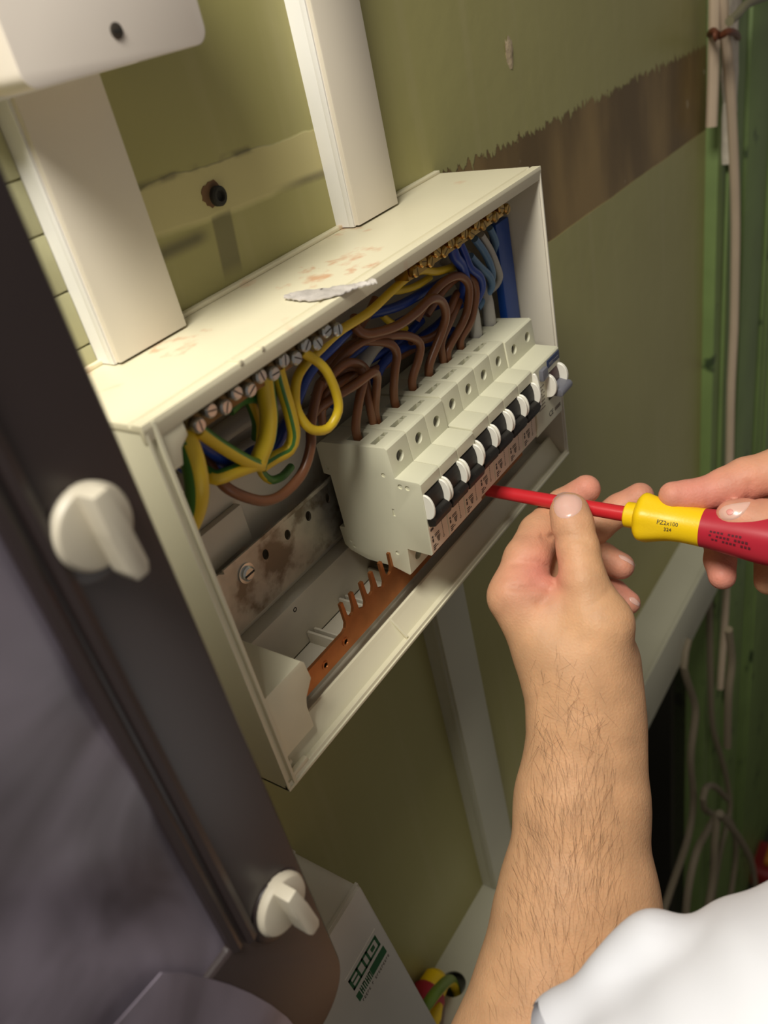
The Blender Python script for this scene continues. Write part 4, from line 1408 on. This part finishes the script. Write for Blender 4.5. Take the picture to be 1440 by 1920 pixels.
def wrap_text(s, size, t0, ang, rr):
    tx_ = text_mb(s, size, .05)
    a = sax
    # screen-right of the photo is along +a (towards the user); text up is around the handle
    view = CAM - (tip + a * t0)
    view -= a * (view @ a)
    view /= np.linalg.norm(view)
    upv = np.cross(a, view)
    if upv[2] < 0:
        upv = -upv

    def fn(p):
        th_ = ang + p[1] / rr
        return tip + a * (t0 + p[0]) + (float(np.interp(t0 + p[0], GT, GR)) + .05 + p[2] * .5) * (math.cos(th_) * view + math.sin(th_) * upv)
    return tx_.xform(fn)


rows_ = MB()
for r_ in range(3):
    for q in range(11):
        if (q * 7 + r_ * 3) % 5:
            rows_.box(-9 + q * 1.8 + r_ * 1.5, -9 + q * 1.8 + r_ * 1.5 + 1.2, -.5 - r_ * 2.1, .5 - r_ * 2.1, 0, .1)
grip = [o_ for o_ in sd.children if o_.name.startswith('handle_grip')][0]
vw = CAM - (tip + sax * (hy + 54))
vw -= sax * (vw @ sax)
vw /= np.linalg.norm(vw)
uv = np.cross(sax, vw)
uv = uv if uv[2] > 0 else -uv
rows_.xform(lambda p: tip + sax * (hy + 54 + p[0]) + (float(np.interp(hy + 54 + p[0], [hy + 41, hy + 46, hy + 56, hy + 70, hy + 90], [10.15, 10.5, 11.8, 13.6, 14.6])) + .03 + p[2] * .5) * (math.cos(-.12 + p[1] / 11.5) * vw + math.sin(-.12 + p[1] / 11.5) * uv))
part('print', rows_, mat('dark_red_ink', (.10, .012, .02), .5), grip)
part('lettering', wrap_text('PZ2x100', 2.9, hy + 25.5, -.10, 10.15), INK, yb, 'black size marking')
part('lettering', wrap_text('324', 2.6, hy + 25.8, -.42, 10.2), INK, yb)

# ------------------------------------------------------------------ person: arms and hands
def cc(px, py, d):
    """camera-space millimetres"""
    return np.array([(px - 720) / F_PX * d, (py - 960) / F_PX * d, d], float)


def cone(P, a, b, zs=1.0):
    (pa, ra), (pb, rb) = a, b
    A = np.array([pa[0], pa[1], pa[2] / zs], np.float32)
    B = np.array([pb[0], pb[1], pb[2] / zs], np.float32)
    Q = P
    if zs != 1.0:
        Q = P * np.array([1, 1, 1 / zs], np.float32)
    ba = B - A
    pa_ = Q - A
    t = np.clip((pa_ @ ba) / (ba @ ba), 0, 1)
    d = np.sqrt(((pa_ - t[:, None] * ba) ** 2).sum(1)) - (ra + (rb - ra) * t)
    return d * (zs if zs < 1 else 1.0)


def smin(a, b, k):
    h = np.maximum(k - np.abs(a - b), 0) / k
    return np.minimum(a, b) - h * h * k * .25


def smax(a, b, k):
    return -smin(-a, -b, k)


def chain(P, pts, zs=1.0, k=4.0):
    d = None
    for i in range(len(pts) - 1):
        q = cone(P, pts[i], pts[i + 1], zs)
        d = q if d is None else smin(d, q, k)
    return d


def J(px, py, d, r):
    return (cc(px, py, d), r)


FORE = [J(930, 2330, 420, 52), J(1010, 2050, 432, 50), J(1084, 1700, 450, 40.5), J(1091, 1500, 455, 33), J(1100, 1385, 456, 28.5), J(1098, 1310, 457, 28)]
PALM = [
    [J(1090, 1330, 457, 26), J(1062, 1230, 460, 26)],
    [J(1110, 1330, 460, 24), J(1114, 1240, 462, 24)],
    [J(1055, 1240, 460, 22), J(966, 1120, 462, 14.2)],
    [J(1066, 1250, 474, 21), J(1004, 1112, 482, 14)],
    [J(1085, 1250, 488, 19), J(1044, 1116, 500, 13.5)],
    [J(1110, 1270, 498, 17), J(1088, 1132, 512, 12.5)],
    [J(1150, 1345, 474, 17), J(1136, 1230, 492, 18)],
    [J(985, 1105, 463, 11), J(1085, 1150, 452, 13)],
    [J(1100, 1260, 450, 20), J(1122, 1175, 447, 17)],
]
THUMB = [J(1108, 1235, 452, 18), J(1122, 1168, 447, 17), J(1094, 1092, 448, 12.6), J(1084, 1030, 452, 11.2), J(1074, 985, 456, 11.1), J(1068, 961, 459, 10.9)]
INDEX = [J(966, 1118, 462, 14.2), J(988, 1050, 470, 13.0), J(1012, 1001, 484, 12.0), J(1056, 948, 502, 10.0), J(1099, 917, 494, 8.4)]
MIDDLE = [J(1004, 1112, 482, 13.5), J(1052, 1030, 506, 12), J(1118, 985, 505, 10.3), J(1162, 955, 498, 9.2), J(1200, 931, 493, 8.2)]
RING = [J(1044, 1116, 500, 13), J(1086, 1042, 514, 11.5), J(1128, 1046, 508, 9.4), J(1164, 1061, 500, 8.0)]
PINKY = [J(1088, 1132, 512, 12), J(1116, 1100, 520, 10), J(1150, 1112, 512, 8.4), J(1178, 1130, 505, 7.2)]
CREASES = [
    ([(1014, 1006, 472), (1026, 1009, 472), (1037, 1004, 474)], 1.7, 1.6),
    ([(966, 1058, 452), (990, 1055, 452), (1012, 1056, 452), (1030, 1064, 453)], 1.2, 1.6),
    ([(958, 1102, 449), (985, 1103, 449), (1008, 1101, 449), (1028, 1107, 449)], 1.1, 1.6),
    ([(1000, 1090, 449), (1016, 1097, 449), (1028, 1105, 449)], .5, 1.3),
    ([(1055, 1008, 437), (1075, 1005, 437), (1098, 1008, 438)], .85, 1.4),
    ([(1058, 1018, 437), (1080, 1014, 437), (1106, 1017, 438)], .75, 1.4),
    ([(1108, 1140, 430), (1124, 1128, 430), (1146, 1112, 432)], .6, 2.2),
    ([(1012, 1130, 448), (1030, 1116, 449), (1040, 1098, 450)], 1.6, 3.0),
]


def groove(P, tot, creases):
    """shallow skin folds along polylines: (points, depth, half width)"""
    for pl, amp, wd_ in creases:
        best = None
        for i in range(len(pl) - 1):
            a, b = cc(*pl[i]).astype(np.float32), cc(*pl[i + 1]).astype(np.float32)
            ba = (b - a)[:2]
            pa_ = P[:, :2] - a[:2]
            t = np.clip((pa_ @ ba) / (ba @ ba), 0, 1)
            d2 = ((pa_ - t[:, None] * ba) ** 2).sum(1)
            best = d2 if best is None else np.minimum(best, d2)
        zc = np.mean([p[2] for p in pl])
        tot = tot + amp * np.exp(-best / (wd_ * wd_)) * np.exp(-((P[:, 2] - zc) / 14) ** 2)
    return tot


R_CREASES = [([(1405, 905, 425), (1408, 925, 425), (1404, 938, 428)], .9, 1.6), ([(1325, 908, 432), (1328, 935, 431), (1326, 955, 434)], .4, 1.2)]


def sdf_left(P):
    P = P.astype(np.float32)
    fore = chain(P, FORE, .82, 10)
    palm = fore
    for seg in PALM:
        palm = smin(palm, cone(P, seg[0], seg[1]), 9)
    tot = None
    for ch, kb in ((THUMB, 7), (INDEX, 6), (MIDDLE, 5), (RING, 5), (PINKY, 5)):
        d = smin(palm, chain(P, ch, 1.0, 2.5), kb)
        tot = d if tot is None else smin(tot, d, 1.2)
    return groove(P, tot, CREASES)


R_INDEX = [J(1262, 929, 441, 7.4), J(1290, 929, 441, 8.0), J(1320, 926, 440, 8.6), J(1361, 915, 438, 10.6), J(1400, 899, 436, 11.4), J(1460, 884, 432, 12), J(1560, 885, 425, 14)]
R_THUMB = [J(1374, 968, 424, 8.4), J(1395, 973, 423, 10.2), J(1425, 981, 421, 12.0), J(1490, 985, 416, 12.6), J(1600, 1000, 408, 18)]
R_MIDDLE = [J(1354, 1080, 452, 7.3), J(1350, 1050, 458, 8.2), J(1352, 1015, 466, 9.0), J(1400, 985, 472, 10), J(1500, 950, 462, 11.5), J(1580, 930, 446, 13)]
R_RING = [J(1440, 1090, 455, 7.3), J(1445, 1040, 466, 8.8), J(1500, 1000, 470, 10), J(1590, 970, 452, 12.5)]
R_PALM = [[J(1560, 895, 428, 17), J(1760, 980, 398, 30)], [J(1600, 960, 440, 20), J(1760, 1000, 402, 30)], [J(1600, 1000, 410, 18), J(1760, 1010, 396, 28)], [J(1760, 1000, 398, 29), J(1960, 1150, 360, 33)], [J(1960, 1150, 360, 33), J(2350, 1600, 300, 42)]]


def sdf_right(P):
    P = P.astype(np.float32)
    palm = None
    for seg in R_PALM:
        q = cone(P, seg[0], seg[1])
        palm = q if palm is None else smin(palm, q, 9)
    tot = None
    for ch in (R_INDEX, R_THUMB, R_MIDDLE, R_RING):
        d = smin(palm, chain(P, ch, 1.0, 2.5), 6)
        tot = d if tot is None else smin(tot, d, 1.2)
    return groove(P, tot, R_CREASES)


SHIRT_SEGS = [
    [J(1113, 1985, 325, 28), J(1200, 2250, 300, 60)],
    [J(1243, 1832, 330, 24.5), J(1330, 2150, 300, 60)],
    [J(1180, 1880, 328, 20), J(1245, 1835, 330, 20)],
    [J(1470, 1885, 325, 35), J(1560, 2200, 290, 75)],
    [J(1330, 1850, 322, 22), J(1430, 1950, 315, 40)],
    [J(1560, 2100, 300, 75), J(1300, 2300, 290, 70)],
    [J(930, 2330, 415, 60), J(1250, 2300, 320, 66)],
    [J(1560, 2000, 310, 60), J(2300, 1600, 300, 58)],
]


def sdf_shirt(P):
    P = P.astype(np.float32)
    d = None
    for a, b in SHIRT_SEGS:
        q = cone(P, a, b)
        d = q if d is None else smin(d, q, 7)
    w = 1.1 * np.sin(P[:, 0] * .16 + P[:, 1] * .05) * np.sin(P[:, 1] * .11 - P[:, 0] * .06 + P[:, 2] * .05)
    return d + w


def surface_nets(fn, lo, hi, h):
    lo = np.array(lo, np.float32)
    n = [int((hi[i] - lo[i]) / h) + 1 for i in range(3)]
    xs = [lo[i] + h * np.arange(n[i], dtype=np.float32) for i in range(3)]
    F = np.empty(n, np.float32)
    step = max(1, int(400000 / (n[1] * n[2])))
    for i0 in range(0, n[0], step):
        g = np.stack(np.meshgrid(xs[0][i0:i0 + step], xs[1], xs[2], indexing='ij'), -1)
        F[i0:i0 + step] = fn(g.reshape(-1, 3)).reshape(g.shape[:3])
    ins = F < 0
    c = ins[:-1, :-1, :-1].astype(np.int8)
    tot = np.zeros(c.shape, np.int8)
    for dx in (0, 1):
        for dy in (0, 1):
            for dz in (0, 1):
                tot += ins[dx:n[0] - 1 + dx, dy:n[1] - 1 + dy, dz:n[2] - 1 + dz]
    cells = np.argwhere((tot > 0) & (tot < 8))
    idx = -np.ones(c.shape, np.int64)
    idx[tuple(cells.T)] = np.arange(len(cells))
    acc = np.zeros((len(cells), 3))
    cnt = np.zeros(len(cells))
    corners = [(0, 0, 0), (1, 0, 0), (0, 1, 0), (1, 1, 0), (0, 0, 1), (1, 0, 1), (0, 1, 1), (1, 1, 1)]
    val = {q: F[cells[:, 0] + q[0], cells[:, 1] + q[1], cells[:, 2] + q[2]] for q in corners}
    for a in corners:
        for ax in range(3):
            if a[ax] == 1:
                continue
            b = list(a)
            b[ax] = 1
            b = tuple(b)
            va, vb = val[a], val[b]
            m_ = (va < 0) != (vb < 0)
            t = np.where(m_, va / np.where(m_, va - vb, 1), 0)
            p = np.array(a, float)[None] + t[:, None] * (np.array(b) - np.array(a))[None]
            acc += np.where(m_[:, None], p, 0)
            cnt += m_
    V_ = (cells + acc / cnt[:, None]) * h + lo
    faces = []
    for ax in range(3):
        o1, o2 = [(1, 2), (2, 0), (0, 1)][ax]
        sl0 = [slice(1, -1)] * 3
        sl0[ax] = slice(0, n[ax] - 1)
        A = np.zeros(n, bool)
        sa = [slice(None)] * 3
        sb = [slice(None)] * 3
        sa[ax] = slice(0, n[ax] - 1)
        sb[ax] = slice(1, n[ax])
        ch = ins[tuple(sa)] != ins[tuple(sb)]
        e = np.argwhere(ch)
        ok = (e[:, o1] > 0) & (e[:, o2] > 0) & (e[:, o1] < n[o1] - 1) & (e[:, o2] < n[o2] - 1)
        e = e[ok]
        q = []
        for d1, d2 in ((-1, -1), (0, -1), (0, 0), (-1, 0)):
            cidx = e.copy()
            cidx[:, o1] += d1
            cidx[:, o2] += d2
            q.append(idx[tuple(cidx.T)])
        q = np.stack(q, 1)
        flip = ~ins[tuple(e.T)]
        q[flip] = q[flip][:, ::-1]
        faces.append(q)
    Fc = np.concatenate(faces)
    Fc = Fc[(Fc >= 0).all(1)]
    return V_, Fc


def to_world(V_):
    return CAM + V_ @ RC


def trace(fn, px, py, d0, d1, n=80):
    """first surface hit (camera mm) along the rays through pixels"""
    px = np.asarray(px, float)
    py = np.asarray(py, float)
    d = np.full(px.shape, d0)
    for _ in range(n):
        P = np.stack([(px - 720) / F_PX * d, (py - 960) / F_PX * d, d], -1)
        s = fn(P)
        d = d + np.clip(s, -1, 6) * .8
    return P, np.abs(s) < .6


def flush_of(V_, spots):
    f = np.zeros(len(V_))
    for (px, py, d, r, a) in spots:
        c = cc(px, py, d)
        f += a * np.exp(-((V_ - c) ** 2).sum(1) / (2 * r * r))
    return np.clip(f, 0, 1)


person = thing('person', 'person in a white shirt holding a screwdriver with both hands', 'person', tuple(atd(1080, 1900, 440)))


def skin_part(name, parts_, spots):
    allv, allf, off = [], [], 0
    for V_, F_ in parts_:
        allv.append(V_)
        allf.append(F_ + off)
        off += len(V_)
    V_ = np.concatenate(allv)
    F_ = np.concatenate(allf)
    org = np.array(ORIG[person])
    me = bpy.data.meshes.new(name)
    me.from_pydata(((to_world(V_) - org) * MM).tolist(), [], F_.tolist())
    me.polygons.foreach_set('use_smooth', [True] * len(me.polygons))
    o = bpy.data.objects.new(name, me)
    COL.objects.link(o)
    o.parent = person
    ORIG[o] = ORIG[person]
    if spots is not None:
        at_ = me.attributes.new('flush', 'FLOAT', 'POINT')
        at_.data.foreach_set('value', flush_of(V_, spots).astype(np.float32))
    return o


LV = surface_nets(sdf_left, (35, -28, 385), (165, 372, 545), 1.15)
RV = surface_nets(sdf_right, (142, -45, 280), (340, 175, 492), 1.3)
SPOTS = [(1098, 915, 490, 12, .9), (1205, 928, 493, 12, .8), (1168, 1062, 500, 11, .8), (1182, 1132, 505, 11, .8), (1000, 1080, 455, 13, .55), (1072, 940, 445, 10, .25),
         (1012, 1000, 465, 12, .35), (960, 1110, 455, 12, .25), (1030, 1080, 452, 10, .4),
         (1265, 930, 441, 14, .75), (1330, 940, 440, 16, .45), (1420, 910, 436, 18, .35), (1355, 1085, 450, 13, 1.0), (1400, 990, 420, 16, .35), (1440, 940, 430, 20, .3)]
body = skin_part('body', [LV, RV], SPOTS)
body.data.materials.append(SKIN)
SV = surface_nets(sdf_shirt, (60, 120, 215), (330, 330, 420), 2.6)
sh = skin_part('shirt', [SV], None)
sh.data.materials.append(SHIRT)
sh['label'] = 'white shirt sleeve'


def patch(name, fn, outline, d0, mat_, lift=.35, label=None, rings=6):
    """nail: a closed thin shell lying on the skin, given by its outline"""
    o_ = np.array(outline, float)
    m_ = 40
    # resample smooth closed outline
    n_ = len(o_)
    pts = []
    for i in range(m_):
        t = i / m_ * n_
        k_ = int(t)
        u = t - k_
        p0, p1, p2, p3 = o_[(k_ - 1) % n_], o_[k_ % n_], o_[(k_ + 1) % n_], o_[(k_ + 2) % n_]
        pts.append(.5 * (2 * p1 + (p2 - p0) * u + (2 * p0 - 5 * p1 + 4 * p2 - p3) * u * u + (3 * p1 - p0 - 3 * p2 + p3) * u ** 3))
    pts = np.array(pts)
    cen = pts.mean(0)
    grid = [cen[None]] + [cen + (pts - cen) * (r_ / rings) for r_ in range(1, rings + 1)]
    A = np.concatenate(grid)
    P, ok = trace(fn, A[:, 0], A[:, 1], d0, d0)
    out = P * (1 - (lift / P[:, 2]))[:, None]
    # rim sinks into the skin
    out[-m_:] = P[-m_:] * (1 + .15 / P[-m_:, 2])[:, None]
    fs = [(0, 1 + k_, 1 + (k_ + 1) % m_) for k_ in range(m_)]
    for r_ in range(rings - 1):
        b_ = 1 + r_ * m_
        fs += [(b_ + k_, b_ + m_ + k_, b_ + m_ + (k_ + 1) % m_, b_ + (k_ + 1) % m_) for k_ in range(m_)]
    m2 = MB().add(to_world(out), fs, 0, True)
    q = part(name, m2, mat_, body if False else person, label, angle=80)
    return q


patch('thumb_nail', sdf_left, [(1034, 940), (1042, 928), (1060, 922), (1080, 926), (1092, 938), (1090, 956), (1076, 968), (1058, 973), (1042, 966)], 400, NAIL, .45, 'pale pink thumb nail')
patch('nail', sdf_left, [(1160, 1040), (1172, 1043), (1188, 1054), (1190, 1062), (1176, 1054), (1163, 1047)], 440, NAIL, .3)
patch('nail', sdf_left, [(1180, 1120), (1190, 1121), (1200, 1132), (1201, 1138), (1190, 1134), (1181, 1127)], 440, NAIL, .3)
patch('thumb_nail', sdf_right, [(1347, 962), (1356, 950), (1376, 944), (1400, 941), (1408, 942), (1398, 958), (1386, 970), (1370, 976), (1354, 973)], 390, NAIL, .45, 'thumb nail with a red spot')

patch('nail_spot', sdf_right, [(1362, 956), (1370, 953), (1376, 958), (1374, 965), (1366, 967), (1361, 962)], 390, mat('red_nail_spot', (.70, .27, .23), .3, coat=.2), .55, 'red spot on the nail')
# arm hair: short dark strands rooted on the forearm
hm = MB()
N_H = 850
us = rng.uniform(0, 1, N_H)
ys = 1195 + 735 * rng.triangular(0, .55, 1, N_H)
lft = np.interp(ys, [1200, 1300, 1400, 1500, 1700, 1900, 1940], [985, 1000, 1002, 980, 942, 905, 890])
rgt = np.interp(ys, [1200, 1300, 1400, 1500, 1700, 1900, 1940], [1110, 1125, 1155, 1160, 1180, 1150, 1140])
xs_ = lft + (rgt - lft) * us ** 1.1
ang = np.radians(72 + 30 * us + rng.normal(0, 11 + 14 * (ys < 1420), N_H))
ln_ = rng.uniform(22, 62, N_H) * np.where(ys < 1300, .7, 1)
cv_ = rng.normal(0, .14, N_H)
rows = []
for s_ in (0, .3, .65, 1.0):
    qx = xs_ + ln_ * s_ * np.cos(ang) - np.sin(ang) * cv_ * ln_ * s_ * s_
    qy = ys + ln_ * s_ * np.sin(ang) + np.cos(ang) * cv_ * ln_ * s_ * s_
    P_, ok_ = trace(sdf_left, qx, qy, 340, 0, 60)
    lift_ = .1 + 1.3 * math.sin(s_ * 2.6)
    rows.append((P_ * (1 - lift_ / P_[:, 2])[:, None], ok_))
for i in range(N_H):
    if not all(r_[1][i] for r_ in rows):
        continue
    W_ = to_world(np.array([r_[0][i] for r_ in rows]))
    if np.abs(np.diff(W_, axis=0)).max() > 14:
        continue
    hm.tube(W_, [.036, .036, .028, .01], 3, smooth_path=False, caps=False)
ho = part('arm_hair', hm, HAIR, person, 'dark hairs on the forearm', kind='stuff')

# unidentified red object and yellow spot at the far right edge
c0 = at(1440, 1655, y=-60)
k = thing('red_object', 'small red and yellow object at the dark right edge', 'object', (c0[0] + 40, -60, c0[2] - 60))
part('shell', MB().prism(rrect(c0[0] - 12, c0[0] + 90, c0[2] - 70, c0[2] + 40, 20, 5), -70, -20, 'y', 8), mat('deep_red_plastic', (.25, .01, .008), .5), k)
part('tab', MB().prism(rrect(c0[0] - 8, c0[0] + 60, c0[2] + 70, c0[2] + 95, 9, 4), -66, -50, 'y', 3).box(c0[0] + 40, c0[0] + 58, -60, -52, c0[2] + 30, c0[2] + 80), mat('orange_plastic', (.5, .18, .01), .5), k)
